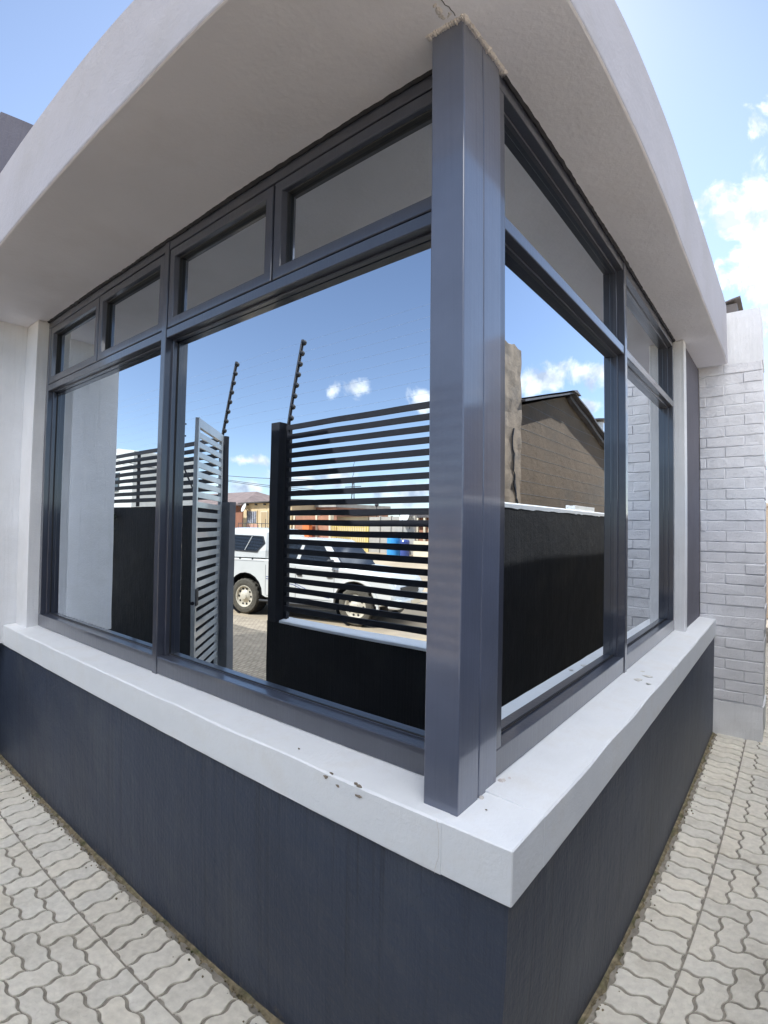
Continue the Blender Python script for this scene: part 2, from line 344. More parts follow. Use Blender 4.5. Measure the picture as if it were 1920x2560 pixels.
# interlocking pavers -------------------------------------------------
A = .1135; AMP = .0115
def wav(t_):
    t_ = (t_ / A) % 1.0
    q = 2 * abs(2 * ((t_ + .25) % 1.0) - 1) - 1; return -AMP * max(-.78, min(.78, 1.35 * q))
def warp(x, y, fx, fy): return (x + wav(y + fx), y + wav(x + fy))
def clip(poly, side):
    out = []
    for i in range(len(poly)):
        p, q = poly[i - 1], poly[i]; a, b_ = side(p), side(q)
        if a >= 0 and b_ >= 0: out.append(q)
        elif a >= 0 or b_ >= 0:
            k = a / (a - b_); r_ = (p[0] + (q[0] - p[0]) * k, p[1] + (q[1] - p[1]) * k)
            out.append(r_)
            if b_ >= 0: out.append(q)
    return out
pav = MB(); layer = pav.bm.loops.layers.float_color.new('tint')
def block(x0, y0, w, h, sides=(), T=None):
    """one zigzag block: outline warped, top slightly inset, sides chamfered"""
    g = .0062; n = 10; pts = []
    for i in range(int(w / A * n)): pts.append((x0 + g + (w - 2 * g) * i / int(w / A * n), y0 + g))
    for i in range(int(h / A * n)): pts.append((x0 + w - g, y0 + g + (h - 2 * g) * i / int(h / A * n)))
    for i in range(int(w / A * n)): pts.append((x0 + w - g - (w - 2 * g) * i / int(w / A * n), y0 + h - g))
    for i in range(int(h / A * n)): pts.append((x0 + g, y0 + h - g - (h - 2 * g) * i / int(h / A * n)))
    pts = [warp(p[0], p[1], 0, 0) for p in pts]
    for sd in sides: pts = clip(pts, sd)
    if len(pts) < 5: return
    if T: pts = [T(p) for p in pts]
    cx = sum(p[0] for p in pts) / len(pts); cy = sum(p[1] for p in pts) / len(pts)
    dz = random.uniform(-.0015, .0015); tx, ty = random.uniform(-.006, .006), random.uniform(-.006, .006)
    def lift(p, k, z):
        dx, dy = p[0] - cx, p[1] - cy; d = math.hypot(dx, dy) or 1; f = max(0, 1 - k / d)
        return (cx + dx * f, cy + dy * f, z + dz + dx * f * tx + dy * f * ty)
    rg = [[pav.bm.verts.new(lift(p, k, z)) for p in pts] for k, z in ((0, -.03), (0, -.003), (.003, 0))]
    c_ = random.uniform(.93, 1.04); w_ = random.uniform(-.012, .014); colr = (c_ + w_, c_, c_ - w_ * 1.6, 1)
    fs = [pav.bm.faces.new(rg[2])]
    for a, b_ in zip(rg[:-1], rg[1:]):
        for i in range(len(pts)): fs.append(pav.bm.faces.new((a[i - 1], a[i], b_[i], b_[i - 1])))
    for f in fs:
        for l in f.loops: l[layer] = colr
GAP = .028; BL = .245
# header course beside the left facade (runs along x), and beside the right facade (runs along y)
for i in range(-64, 3):
    x = i * A; block(x, 0, A, 2 * A, [lambda p: p[1] - .006, lambda p: 2 * A - .004 - p[1]], lambda p: (p[0] - .02, p[1] - BL))
for i in range(0, 38):
    y = i * A; block(0, y, 2 * A, A, [lambda p: p[0] - .004, lambda p: 2 * A - .006 - p[0]], lambda p: (BL - 2 * A + p[0], p[1] - .0))
# herringbone-like field
def field(xa, xb, ya, yb, skip):
    i0, i1 = int(math.floor(xa / A)) - 3, int(math.ceil(xb / A)) + 3
    j0, j1 = int(math.floor(ya / A)) - 3, int(math.ceil(yb / A)) + 3
    sides = [lambda p: p[0] - xa - .003, lambda p: xb - .003 - p[0], lambda p: p[1] - ya - .003, lambda p: yb - .003 - p[1]]
    for j in range(j0, j1):
        for i in range(i0, i1):
            k = (i - j) % 4
            if k == 0: block(i * A, j * A, 2 * A, A, sides)
            elif k == 3 : block(i * A, j * A, A, 2 * A, sides)
field(-7.2, BL, -2.1, -BL, None)
field(BL, 1.15, -2.1, 9.0, None)
o = pav.build('paved_yard', PAVER); tag(o, 'pale interlocking zigzag pavers around the building', kind='structure')
# dirt, moss and crumbs along the wall foot
m = MB()
def strip(x0, y0, dx, dy, nx, ny, L_):
    n = int(L_ / .02); a = []; b_ = []; c_ = []
    for i in range(n + 1):
        s_ = i * L_ / n; w_ = .006 + .030 * abs(noise.noise(Vector((s_ * 5, x0, 3)))) + .030 * max(0, noise.noise(Vector((s_ * 23, y0, 8)))) + .012 * abs(noise.noise(Vector((s_ * 70, y0, 2))))
        h_ = .003 + .009 * abs(noise.noise(Vector((s_ * 9, 1, x0))))
        a.append((x0 + dx * s_, y0 + dy * s_, h_)); b_.append((x0 + dx * s_ + nx * w_ * .6, y0 + dy * s_ + ny * w_ * .6, h_ * .7)); c_.append((x0 + dx * s_ + nx * (w_ + .006), y0 + dy * s_ + ny * (w_ + .006), -.01))
    m.rings([a, b_, c_], cap=False, closed=False)
strip(.012, .012, -1, 0, 0, -1, 5.2); strip(-.012, -.012, 0, 1, 1, 0, 4.18)
for _ in range(420):
    if random.random() < .7: x, y = -random.uniform(0, 5), -random.expovariate(60) - .01
    else: x, y = random.expovariate(60) + .0, random.uniform(0, 4.1)
    r_ = random.uniform(.002, .006); m.lathe((x, y, .0), (random.uniform(-.3, .3), .2, 1), [(0, r_ * .6), (r_, r_), (r_ * 1.6, r_ * .3)], 5)
tag(m.build('dirt', DIRT), 'brown soil and moss gathered along the foot of the dark wall', kind='stuff')

# ------------------------------------------------------------------ the corner building
B = thing('corner_building', (0, 0, 0), 'white and charcoal single storey building with mirrored corner windows', 'building')
ZT = 3.23; OX, OY = .107, -.434; ZR = 3.754
gridbox(-4.135, -.012, .012, .24, -.05, .8575, .12).build('base_wall', CHAR, B, jit=.002, jscale=3)
gridbox(-.24, -.012, .241, 4.17, -.05, .8575, .12).build('base_wall', CHAR, B, jit=.002, jscale=3)
# sill: sloping top, hand plastered
m = MB()
def prof(d, n): return None
segs = 60
def sill_run(T, L0, L1, inner):
    rg = []
    n = int((L1 - L0) / .06)
    for i in range(n + 1):
        u = L0 + (L1 - L0) * i / n; w_ = .0028 * noise.noise(Vector((u * 3, 2, 5))); w2 = .002 * noise.noise(Vector((u * 7, 9, 1)))
        rg.append([T(u, .001, .8575 + w2), T(u, w_, .8575 + .004 + w2), T(u, w_, .9945 + w_), T(u, .006 + w_, 1.0 + w2), T(u, .12, 1.0075 + w2), T(u, .21, 1.014 + w2), T(u, inner, 1.014), T(u, inner, .8575)])
    m.rings(rg)
sill_run(lambda u, d, z: (-u, d, z), .2, 4.135, .30)
sill_run(lambda u, d, z: (-d, u, z), .2, 4.17, .30)
# the mitred corner block
m.poly([(0, 0, .8585), (-.2, 0, .8585), (-.3, .2, .8585), (-.3, .3, .8585), (-.2, .3, .8585), (0, .2, .8585),
        (0, 0, 1.0), (-.2, 0, 1.0), (-.3, .2, 1.013), (-.3, .3, 1.0135), (-.2, .3, 1.013), (0, .2, 1.0)],
       [(0, 5, 4, 3, 2, 1), (6, 7, 8, 9, 10, 11), (0, 1, 7, 6), (5, 0, 6, 11), (1, 2, 8, 7), (2, 3, 9, 8), (3, 4, 10, 9), (4, 5, 11, 10)], .003)
m.build('sill', SILLW, B)
CHIP = mat('broken_plaster', (.2, .17, .14, 1), .9, .4, 60)
# paint chips, crumbs and cracks on the sill edge
m = MB()
for (x, y, z, s_) in [(-.62, -.001, .985, .02), (-.60, .004, .998, .014), (-.57, -.001, .975, .012), (-.50, .004, .9985, .016), (-.485, -.001, .972, .018), (-.49, .002, .996, .02), (-.8, .05, 1.003, .01), (-.13, .115, 1.004, .006)]:
    n_ = 7; a0 = random.random() * 6
    pts = [(math.cos(a0 + k * 6.283 / n_) * s_ * random.uniform(.2, .9), math.sin(a0 + k * 6.283 / n_) * s_ * random.uniform(.08, .4)) for k in range(n_)]
    if y < 0: m.prism([(x + p[0], z + p[1] * 1.3) for p in pts], 'y', -.0035, -.002)
    else: m.prism([(x + p[0], y + p[1]) for p in pts], 'z', z + .0015, z + .0045)
m.build('chipped_patch', CHIP, B, split=True, label='small brown chips broken out of the white sill edge')
m = MB(); pz = .8585; px = -.215; pts = [(px, -.0036, pz)]
while pz < .998: pz += .012; px += random.uniform(-.004, .0045); pts.append((px, -.0034, pz))
m.tube(pts, .0005, 4); m.build('crack', MORT, B, label='hairline crack down the white sill face')

# canopy: soffit slab and fascia
m = gridbox(-6.6, OX, OY, 4.12, ZT, ZR, .14)
o = m.build('canopy', FASC, B, jit=.0045, jscale=1.8)
o.data.materials.append(SOFF)
for p in o.data.polygons:
    if p.center.z < ZT + .02 and abs(p.normal.z) > .7: p.material_index = 1
md = o.modifiers.new('bevel', 'BEVEL'); md.width = .01; md.segments = 2; md.limit_method = 'ANGLE'; md.angle_limit = R(50)
# end wall standing forward at the left, with parapet
m = gridbox(-9, -3.965, -.355, 6, .87, ZT, .2); m.build('side_wall', WHITE, B, jit=.003, jscale=2)
m = gridbox(-9, -4.14, -.36, 6, 0, .869, .2); m.build('side_base', CHAR, B, jit=.002, jscale=2)
m = gridbox(-9, -3.92, -.30, 6, ZR, 4.83, .3); m.build('parapet', DGREY, B, jit=.003, jscale=2)
m = MB(); m.box(-3.964, -3.725, .08, .30, 1.0, ZT - .002, .003); m.build('pilaster', WHITE, B, jit=.001)
m = MB(); m.box(-.30, -.115, 3.262, 3.36, 1.0, ZT - .002, .003); m.build('pilaster', WHITE, B, jit=.001)
m = MB(); m.box(-.30, -.13, 3.3605, 4.17, 1.0, ZT - .002); m.build('end_wall', DGREY, B, label='dark grey wall strip between white pilaster and brick pier')
# concrete core behind the glass
m = MB(); m.box(-3.964, -.30, .32, 4.17, -.05, 3.26); m.build('inner_wall', DGREY, B)

# corner post: two square tubes side by side and the window jamb
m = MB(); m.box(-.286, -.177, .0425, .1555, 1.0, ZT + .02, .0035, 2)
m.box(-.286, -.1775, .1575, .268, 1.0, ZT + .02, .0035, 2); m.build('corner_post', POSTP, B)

def window(T, spans, zt_lo, glass_d, sashes, u_lo, u_hi, name_label):
    """T(u, d, z): u along the facade, d depth behind the frame face, z up"""
    win = MB(T); wth = .045; zb, zt = 1.012, ZT - .004
    win.box(u_lo, u_hi, 0, .09, zt - .05, zt, .002)                  # head
    win.box(u_lo, u_hi, 0, .09, zb, 1.097, .003)                    # bottom rail
    win.box(u_lo, u_lo + wth, 0.001, .09, 1.097, zt - .05, .002); win.box(u_hi - wth, u_hi, 0.001, .09, 1.097, zt - .05, .002)
    o = win.build('window', FRAME, B, label=name_label)
    for i, (a, b_) in enumerate(spans):
        if i: q = MB(T); q.box(spans[i - 1][1], a, -.004, .088, zb - .006, zt - .002, .003); sub('mullion', q, FRAME, o)
        q = MB(T); q.box(a, b_, .0005, .088, 2.71, 2.755, .003); sub('transom', q, FRAME, o)
        # stepped glazing beads round the big pane and the toplight opening
        def bead(z0, z1, w_=.016, d0=.034, d1=.058):
            q = MB(T)
            q.box(a, a + w_, d0, d1, z0, z1, .002); q.box(b_ - w_, b_, d0, d1, z0, z1, .002)
            q.box(a + w_, b_ - w_, d0 + .018, d1, z0, z0 + .005, .001); q.box(a + w_, b_ - w_, d0, d1, z1 - w_ * .6, z1, .002)
            return q
        sub('glazing_bead', bead(1.097, 2.71), FRAME, o)
        q = MB(T); q.box(a, b_, glass_d, glass_d + .006, 1.09, 2.715); sub('pane', q, GLASS, o)
        q = MB(T); q.box(a + .002, b_ - .002, glass_d - .004, glass_d - .0005, 1.1022, 1.1045); q.box(a + .0165, a + .02, glass_d - .004, glass_d - .0005, 1.109, 2.69); sub('seal_and_dark_fill', q, SEAL, o)
        if not sashes:
            sub('glazing_bead', bead(2.755, zt - .05, .016), FRAME, o)
            q = MB(T); q.box(a, b_, glass_d, glass_d + .006, 2.74, zt - .03); sub('pane', q, GLASS, o)
        else:
            ds = sashes[i]; edges = [a] + ds + [b_]
            for s0, s1 in zip(edges[:-1], edges[1:]):
                g = .005; z0, z1 = 2.755 + g, zt - .05 - g; s0 += g; s1 -= g; w_ = .056
                q = MB(T)
                # mitred sash frame: chamfered profile
                def ringp(k, d, kt=None): return [(s0 + k, d, z0 + k), (s1 - k, d, z0 + k), (s1 - k, d, z1 - (kt or k)), (s0 + k, d, z1 - (kt or k))]
                q.rings([ringp(0, .06), ringp(0, .004), ringp(.003, .001), ringp(.044, .001), ringp(.047, .004), ringp(w_, .022, .0475), ringp(w_, .05, .0475)], cap=False)
                sub('sash', q, FRAME, o)
                q = MB(T); q.rings([ringp(w_ - .001, .022, .0465), ringp(w_ + .003, .024, .051), ringp(w_ + .003, .0395, .051)], cap=False); sub('seal_and_dark_fill', q, SEAL, o)  # black ring added to darken the bright glint along the sash lip
                q = MB(T); q.box(s0 + w_ - .01, s1 - w_ + .01, .040, .046, z0 + w_ - .01, z1 - .040); sub('sash_pane', q, GLASS, o)
            q = MB(T); q.box(a, b_, .07, .075, 2.75, zt - .045); sub('seal_and_dark_fill', q, SEAL, o)
    return o
window(lambda u, d, z: (u, .154 + d, z), [(-3.675, -2.02), (-1.975, -.30)], 2.71, .060, [[-2.832], [-1.14]], -3.722, -.262, 'wide mirrored window left of the corner post with four small top sashes')
window(lambda u, d, z: (-.186 - d, u, z), [(.31, 1.765), (1.81, 3.215)], 2.71, .052, None, .271, 3.26, 'mirrored window right of the corner post with two plain toplights')
# dark jagged strip where the soffit meets the frames
def jag(T, L0, L1, amp, name, mt, seed, down=.012):
    n = int((L1 - L0) / .012); a, b_, c_ = [], [], []
    for i in range(n + 1):
        u = L0 + (L1 - L0) * i / n
        w_ = down + amp * abs(noise.noise(Vector((u * 9, seed, 0)))) + amp * .8 * max(0, noise.noise(Vector((u * 40, seed, 5))))
        k = .006 + .004 * noise.noise(Vector((u * 24, seed, 9)))
        a.append(T(u, -k - .012, ZT + .004)); b_.append(T(u, -k, ZT - w_)); c_.append(T(u, .01, ZT - w_ * .8))
    m = MB(); m.rings([a, b_, c_], cap=False, closed=False); return m.build(name, mt, B)
jag(lambda u, d, z: (u, .154 + d, z), -3.72, -.286, .007, 'dark_jag_edge', FENCEP, 1, .008)
jag(lambda u, d, z: (-.186 - d, u, z), .30, 3.26, .005, 'dark_jag_edge', FENCEP, 2, .008)
# broken plaster collar round the top of the post
m = MB(); path = []
for (x0, y0, x1, y1) in [(-.30, .03, -.165, .03), (-.165, .03, -.165, .30)]:
    n = 34
    for i in range(n + 1): path.append((x0 + (x1 - x0) * i / n, y0 + (y1 - y0) * i / n))
a, b_, c_, d_ = [], [], [], []
for i, (x, y) in enumerate(path):
    j = abs(noise.noise(Vector((i * .55, 3, 1)))); j2 = noise.noise(Vector((i * .9, 7, 2)))
    ox = 1 if x > -.17 else .0; oy = -1 if y < .05 else 0
    w_ = .003 + .012 * j * j * 2; h_ = .003 + .013 * j + .012 * max(0, j2)
    a.append((x + ox * w_, y + oy * w_, ZT + .004)); b_.append((x + ox * w_ * .5, y + oy * w_ * .5, ZT - h_ * .4)); c_.append((x - ox * .004, y - oy * .004, ZT - h_)); d_.append((x - ox * .02, y - oy * .02, ZT - h_ * .9))
m.rings([a, b_, c_, d_], cap=False, closed=False)
m.build('mortar_collar', MORT, B, label='broken cream plaster around the top of the corner post')
m = MB()
for _ in range(7):
    x, y = -.20 + random.uniform(-.03, .03), .01 - abs(random.gauss(0, .035)); r_ = random.uniform(.008, .018)
    m.lathe((x, y, ZT + .003), (0, 0, -1), [(0, r_), (.004, r_ * .8), (.007, r_ * .35)], 7)
m.build('mortar_smear', MORT, B, split=True, jit=.006, jscale=40)
m = MB(); m.tube([(-.19 + random.uniform(-.004, .004), .02 - i * .012, ZT - .0005) for i in range(7)], .0016, 4); m.build('crack', STEEL, B)
# crumbs at the foot of the post
m = MB()
for (x, y, r_) in [(-.165, .29, .010), (-.158, .315, .008), (-.172, .165, .008), (-.17, .28, .012), (-.168, .30, .007)]:
    m.lathe((x, y, 1.004), (random.uniform(-.5, .5), random.uniform(-.5, .5), 1), [(0, r_), (r_ * .7, r_ * .8), (r_, r_ * .2)], 6)
m.build('mortar_crumb', MORT, B, split=True, jit=.002, jscale=60)
m = MB()
for k, (x, y, w_, h_) in enumerate([(-.10, 1.70, .05, .016), (-.075, 1.80, .06, .010), (-.045, 1.66, .035, .008), (-.12, 1.88, .03, .008)]):
    m.prism([(x + w_ * math.cos(q * .7) * random.uniform(.5, 1) * .5, y + h_ * math.sin(q * .7) * random.uniform(.5, 1) * 2) for q in range(9)], 'z', 1.0065 + .002 * 0, 1.0084)
SMUD = mat('dirt_smudge', (.60, .60, .585, 1), .8, .2, 40)
m.build('dirt_smudge', SMUD, B, split=True)

# brick pier --------------------------------------------------------------
PB = thing('brick_pier', (.11, 4.18, 0), 'white painted brick pier with a smooth plastered top and foot beside the right window', 'pier')
m = MB(); m.box(-.128, .352, 4.178, 4.62, -.05, 3.70); m.build('core', WHITE, PB)
m = MB(); z = .30; row = 0
while z < 3.2:
    h_ = .088; off = .145 if row % 2 else 0
    x = -.128
    cuts = [-.128] + [v for v in (-.075 + off + k * .29 for k in range(-1, 3)) if -.11 < v < .335] + [.356]
    for x0, x1 in zip(cuts[:-1], cuts[1:]):
        j = random.uniform(-.0035, .006); g = random.uniform(-.0005, .0025); e = random.uniform(0, .007) if x1 > .35 else 0
        m.box(x0 + g, x1 - g + e, 4.171 - j, 4.60, z + random.uniform(-.001, .004), z + h_ + random.uniform(-.003, .003), .0055, 2)
    z += h_ + .004; row += 1
bmesh.ops.subdivide_edges(m.bm, edges=[e for e in m.bm.edges if e.calc_length() > .12], cuts=4, use_grid_fill=True)
BRW = mat('white_painted_brick', (.68, .69, .735, 1), .75, .06, 8, .9, 70, col2=(.5, .5, .53, 1), mixscale=4, mixamt=.4)
m.build('brickwork', BRW, PB, jit=.0035, jscale=16)
m = gridbox(-.128, .362, 4.166, 4.61, 3.235, 3.70, .08); m.build('plaster_top', WHITE, PB, jit=.003, jscale=6)
m = gridbox(-.128, .366, 4.163, 4.61, -.04, .29, .045); m.build('plaster_foot', WHITE, PB, jit=.010, jscale=7)

# building behind the pier with its sheet roof
RB = thing('back_building', (-2, 7, 0), 'building behind the pier with corrugated sheet roof edge above', 'building')
m = MB(); m.box(-3.8, .05, 4.625, 11, -.1, 3.7); m.build('wall', BEIGE, RB)
m = MB(); n = 60
top = [(-3.8 + 4.0 * i / n, 3.90 + .012 * i / n + .016 * math.sin(i * 1.6)) for i in range(n + 1)]
m.rings([[(x + (.02 if k > 1 and x > .19 else 0), 4.40 + k * .9, z - .01 * k) for x, z in top] + [(x, 4.40 + k * .9, z - .012 - .01 * k) for x, z in top[::-1]] for k in range(7)])
m.build('roof', SHEET, RB)
m = MB(); m.box(-3.8, .17, 4.43, 4.62, 3.77, 3.875); m.build('fascia_board', SHEET, RB)
RWALL = thing('garden_wall', (.7, 12, 0), 'beige end wall across the far end of the side passage', 'wall')
m = MB(); m.box(.05, 1.15, 12, 12.2, -.05, 2.3); m.box(.05, 1.15, 11.96, 12.24, 2.3, 2.38, .01); m.build('masonry', BEIGE, RWALL)

# ------------------------------------------------------------------ right boundary wall, house, pillar (seen in the right window)
BW = thing('boundary_wall', (1.22, 5, 0), 'long black painted boundary wall with white coping along the side passage', 'wall')
m = gridbox(1.15, 1.36, -2.2, 12, -.2, 1.975, .25); m.build('masonry', BLACKW, BW, jit=.004, jscale=2)
m = MB(); rg = []
for i in range(190):
    y = -2.2 + i * .0752; w_ = .018 * abs(noise.noise(Vector((y * 2.2, 4, 4)))) + .02 * max(0, noise.noise(Vector((y * 8, 1, 4))))
    rg.append([(1.144, y, 1.965 - w_), (1.142, y, 2.0), (1.15, y, 2.012), (1.36, y, 2.014), (1.368, y, 2.0), (1.365, y, 1.96)])
m.rings(rg); m.build('coping', SILLW, BW)
PL = thing('cable_tray', (1.25, 5.9, 2.02), 'short white metal tray lying on the black wall coping', 'tray')
m = MB(); m.box(1.17, 1.19, 5.35, 6.15, 2.016, 2.07, .002); m.box(1.26, 1.28, 5.35, 6.15, 2.016, 2.07, .002)
for k in range(4): m.box(1.19, 1.26, 5.36 + k * .25, 5.40 + k * .25, 2.02, 2.065)
m.build('tray', DISHW, PL)

GH = thing('gable_house', (4.5, 8.5, 0), 'grey cement block house with dark sheet gable roof behind the black wall', 'house')
m = MB(); gy0, gy1, gp = 6.10, 10.95, 8.25; ze = 3.62; zp = 4.22
m.prism([(gy0, -.2), (gy1, -.2), (gy1, ze - .1), (gp, zp), (gy0, ze)], 'x', 2.3, 8.5)
# block courses as shallow real joints
o = m.build('wall', BLOCKC, GH)
m = MB(); z = .1
while z < 4.1:
    lo, hi = gy0, gy1
    if z > ze: k = (z - ze) / (zp - ze); lo = gy0 + (gp - gy0) * k; hi = gy1 - (gy1 - gp) * min(1, (z - ze + .1) / (zp - ze + .1))
    if hi - lo > .3: m.box(2.297, 2.3005, lo, hi, z, z + .010)
    z += .2
m.build('mortar_joint', mat('pale_mortar', (.21, .19, .165, 1), .9), GH)
def roofslab(m, y0, z0, y1, z1, x0, x1, th):
    m.prism([(y0, z0), (y1, z1), (y1, z1 + th), (y0, z0 + th)], 'x', x0, x1)
m = MB(); roofslab(m, gy0 - .12, ze + .02, gp, zp + .03, 2.12, 8.6, .03); roofslab(m, gp + .001, zp + .03, gy1 + .25, ze - .14, 2.12, 8.6, .03)
m.prism([(gp - .22, zp + .035), (gp + .22, zp + .02), (gp, zp + .085)], 'x', 2.08, 8.64)
r_ = m.build('roof', SHEET, GH)
m = MB(); roofslab(m, gp, zp - .05, gy1 + .2, ze - .24, 2.2, 2.29, .07); sub('barge_board', m, SHEET, r_)
VP = thing('vent_pipe', (2.9, 10.6, 3.6), 'white vent pipe with a flat cap beyond the gable roof', 'pipe')
m = MB(); m.tube([(2.9, 12.35, 3.4), (2.9, 12.35, 4.50)], .11, 14); m.build('pipe', DISHW, VP)
m = MB(); m.lathe((2.9, 12.35, 4.53), (0, 0, 1), [(0, .27), (.03, .27), (.08, .03)], 18); m.tube([(2.9, 12.35, 4.48), (2.9, 12.35, 4.56)], .02, 6); m.build('cap', SHEET, VP)
RP = thing('concrete_pillar', (2.3, 5.8, 0), 'cracked rough brown concrete pillar beside the block house', 'pillar')
m = gridbox(2.18, 2.6, 5.35, 5.98, -.2, 4.42, .10)
for v in m.bm.verts:
    if v.co.z > 4.3: v.co.z += .1 * noise.noise(Vector((v.co.x * 5, v.co.y * 6, 2)))
m.build('shaft', ROUGHC, RP, jit=.022, jscale=4.5)
m = MB(); pts = []; y, z = 5.70, 3.2
for k in range(16): pts.append((2.174 + .022 * noise.noise_vector(Vector((2.18, y, z)) * 4.5).x - .004, y, z)); z -= .06; y += random.uniform(-.02, .045)
m.tube(pts, .011, 5)
pts = []; y, z = 5.72, 2.45
for k in range(9): pts.append((2.174 + .022 * noise.noise_vector(Vector((2.18, y, z)) * 4.5).x - .004, y, z)); z -= .05; y += random.uniform(-.005, .04)
m.tube(pts, .013, 5); m.build('crack', STEEL, RP, split=True)

# ------------------------------------------------------------------ front boundary: walls, slat fences, gate (seen in the left window)
FY = -2.0; FTOP = 2.83; PITCHS = .1005; SH = .056
LW = thing('low_wall', (-1.4, -2.06, 0), 'low black wall with pale sloped coping under the long slat fence', 'wall')
m = gridbox(-3.95, 1.15, -2.11, FY, -.25, .74, .25); m.build('masonry', BLACKW, LW, jit=.003, jscale=2)
m = MB(); m.poly([(-3.74, -2.125, .74), (1.15, -2.125, .74), (1.15, -1.985, .74), (-3.74, -1.985, .74), (-3.74, -2.125, .79), (1.15, -2.125, .79), (1.15, -1.985, .765), (-3.74, -1.985, .765)],
                 [(0, 3, 2, 1), (4, 5, 6, 7), (0, 1, 5, 4), (1, 2, 6, 5), (2, 3, 7, 6), (3, 0, 4, 7)], .004); m.build('coping', SILLW, LW)
def slat_fence(name, x0, x1, zlo, y, posts, label, group=None, endpost=None, loc=None):
    F = thing(name, loc or ((x0 + x1) / 2, y, zlo), label, 'fence', group)
    m = MB(); z = FTOP
    while z - SH > zlo - .01:
        m.box(x0, x1, y - .02, y, z - SH, z, .002); z -= PITCHS
    m.build('slat_panel', FENCEP, F)
    for (a, b_) in posts: m = MB(); m.box(a, b_, y - .062, y - .021, zlo - .05, FTOP - .004, .003); m.build('post', FENCEP, F)
    if endpost: m = MB(); m.box(*endpost, .005, 2); m.build('post', FENCEP, F, label='thick black end post at the gate opening')
    return F
slat_fence('slat_fence', -3.72, 1.13, .80, FY - .03, [(-3.76, -3.70), (-1.3, -1.25), (1.08, 1.13)], 'long black horizontal slat fence on the low wall right of the gate', 'slat fences', (-3.915, -3.78, -2.10, -1.975, .74, 2.865))
TWALL = thing('tall_wall', (-6.5, -2.06, 0), 'tall black wall beneath the short slat fence left of the gate', 'wall')
m = gridbox(-12, -4.92, -2.12, FY, -.25, 2.0, .25); m.build('masonry', BLACKW, TWALL, jit=.003, jscale=2)
slat_fence('slat_fence', -12, -4.93, 2.06, FY - .03, [(-7.17, -7.13), (-9.6, -9.55), (-5.02, -4.95)], 'shorter black slat fence standing on top of the tall black wall', 'slat fences')
# gate pillar, gate leaf
GP = thing('gate_pillar', (-4.73, -2.03, 0), 'smooth dark grey concrete gate pillar beside the open gate', 'pillar')
m = gridbox(-4.905, -4.69, -2.085, -2.0, -.25, 2.03, .15); m.build('shaft', GREYC, GP, jit=.003, jscale=3)
m = MB(); m.box(-4.89, -4.845, -2.08, -2.02, 2.03, 2.83, .003); m.build('steel_post', FENCEP, GP)
H0 = Vector((-4.835, -1.965, 0)); E0 = Vector((-4.13, -1.21, 0)); ang = math.atan2(E0.y - H0.y, E0.x - H0.x); GL_ = (E0 - H0).length
G = thing('slat_gate', H0, 'narrow slatted steel gate leaf standing open into the yard', 'gate', rz=ang)
def lb(): return MB(Matrix.Translation(H0) @ Matrix.Rotation(ang, 4, 'Z'))
m = lb(); m.box(0, .055, -.02, .02, .06, 2.83, .003); m.box(GL_ - .05, GL_, -.02, .02, .06, 2.83, .003)
m.box(.055, GL_ - .05, -.019, .019, 2.735, 2.83, .003); m.box(.055, GL_ - .05, -.019, .019, .06, .13, .003); m.build('frame', GATEP, G)
m = lb(); z = 2.69
while z > .2: m.box(.054, GL_ - .049, -.018, -.002, z - .058, z, .0015); z -= PITCHS
m.build('slat_panel', GATEP, G)
m = lb(); m.box(GL_ - .09, GL_ - .005, -.03, .03, .95, 1.12, .004); m.tube([(GL_ + .0, 0, .98), (GL_ + .02, 0, .98)], .018, 10); m.build('latch', FENCEP, G)
for z in (.4, 2.4): m = lb(); m.tube([(-.012, 0, z), (-.012, 0, z + .12)], .014, 10); m.build('hinge', FENCEP, G)
# electric fence brackets
def bracket(x, label, n=8, z0=2.45):
    Bk = thing('electric_fence_bracket', (x, FY - .06, z0), label, 'bracket', 'electric fence brackets')
    top = Vector((x, -2.24, 3.82)); bot = Vector((x, -2.075, 2.87))
    m = MB(); m.tube([(x, -2.07, z0), bot, top], .019, 8); m.build('pole', FENCEP, Bk)
    for i in range(n):
        p = bot.lerp(top, (i + .35) / (n - .3))
        m = MB(); m.lathe(p + Vector((.016, .004, 0)), (.95, .3, -.1), [(0, .014), (.008, .028), (.028, .031), (.034, .02), (.046, .026), (.056, .012)], 10); m.build('insulator', INSUL, Bk)
    return [bot.lerp(top, (i + .35) / (n - .3)) for i in range(n)]
w1 = bracket(-3.745, 'leaning black bracket with round insulators on the long slat fence', z0=2.45)
w2 = bracket(-4.985, 'leaning black bracket with round insulators behind the gate pillar', z0=2.5)
ordn = ['lowest', 'second lowest', 'third lowest', 'fourth lowest', 'fourth highest', 'third highest', 'second highest', 'highest']
for i in range(8):
    a, b_ = w1[i], w2[i]; pts = []
    for x in [1.1, .2, -.8, -1.8, -2.8, -3.745, -4.365, -4.985, -6, -7.5, -9, -11]:
        sag = -.012 * math.sin((x + 3.745) * 1.3); pts.append((x, a.y + .03, a.z + (sag if x not in (-3.745, -4.985) else 0)))
    m = MB(); m.tube(pts, .0008, 4)
    tag(m.build('fence_wire', WIRE), ordn[i] + ' thin steel wire of the electric fence above the slats', 'wire', 'electric fence wires')
SB = thing('wire_stand', (-5.95, -2.06, 2.8), 'short thin rod stand with side arms above the tall wall', 'bracket')
m = MB(); m.tube([(-5.945, -2.075, 2.25), (-5.94, -2.075, 3.16)], .010, 6); m.tube([(-5.935, -2.075, 2.60), (-5.62, -2.075, 2.22)], .012, 6); m.build('rod', FENCEP, SB, split=True)
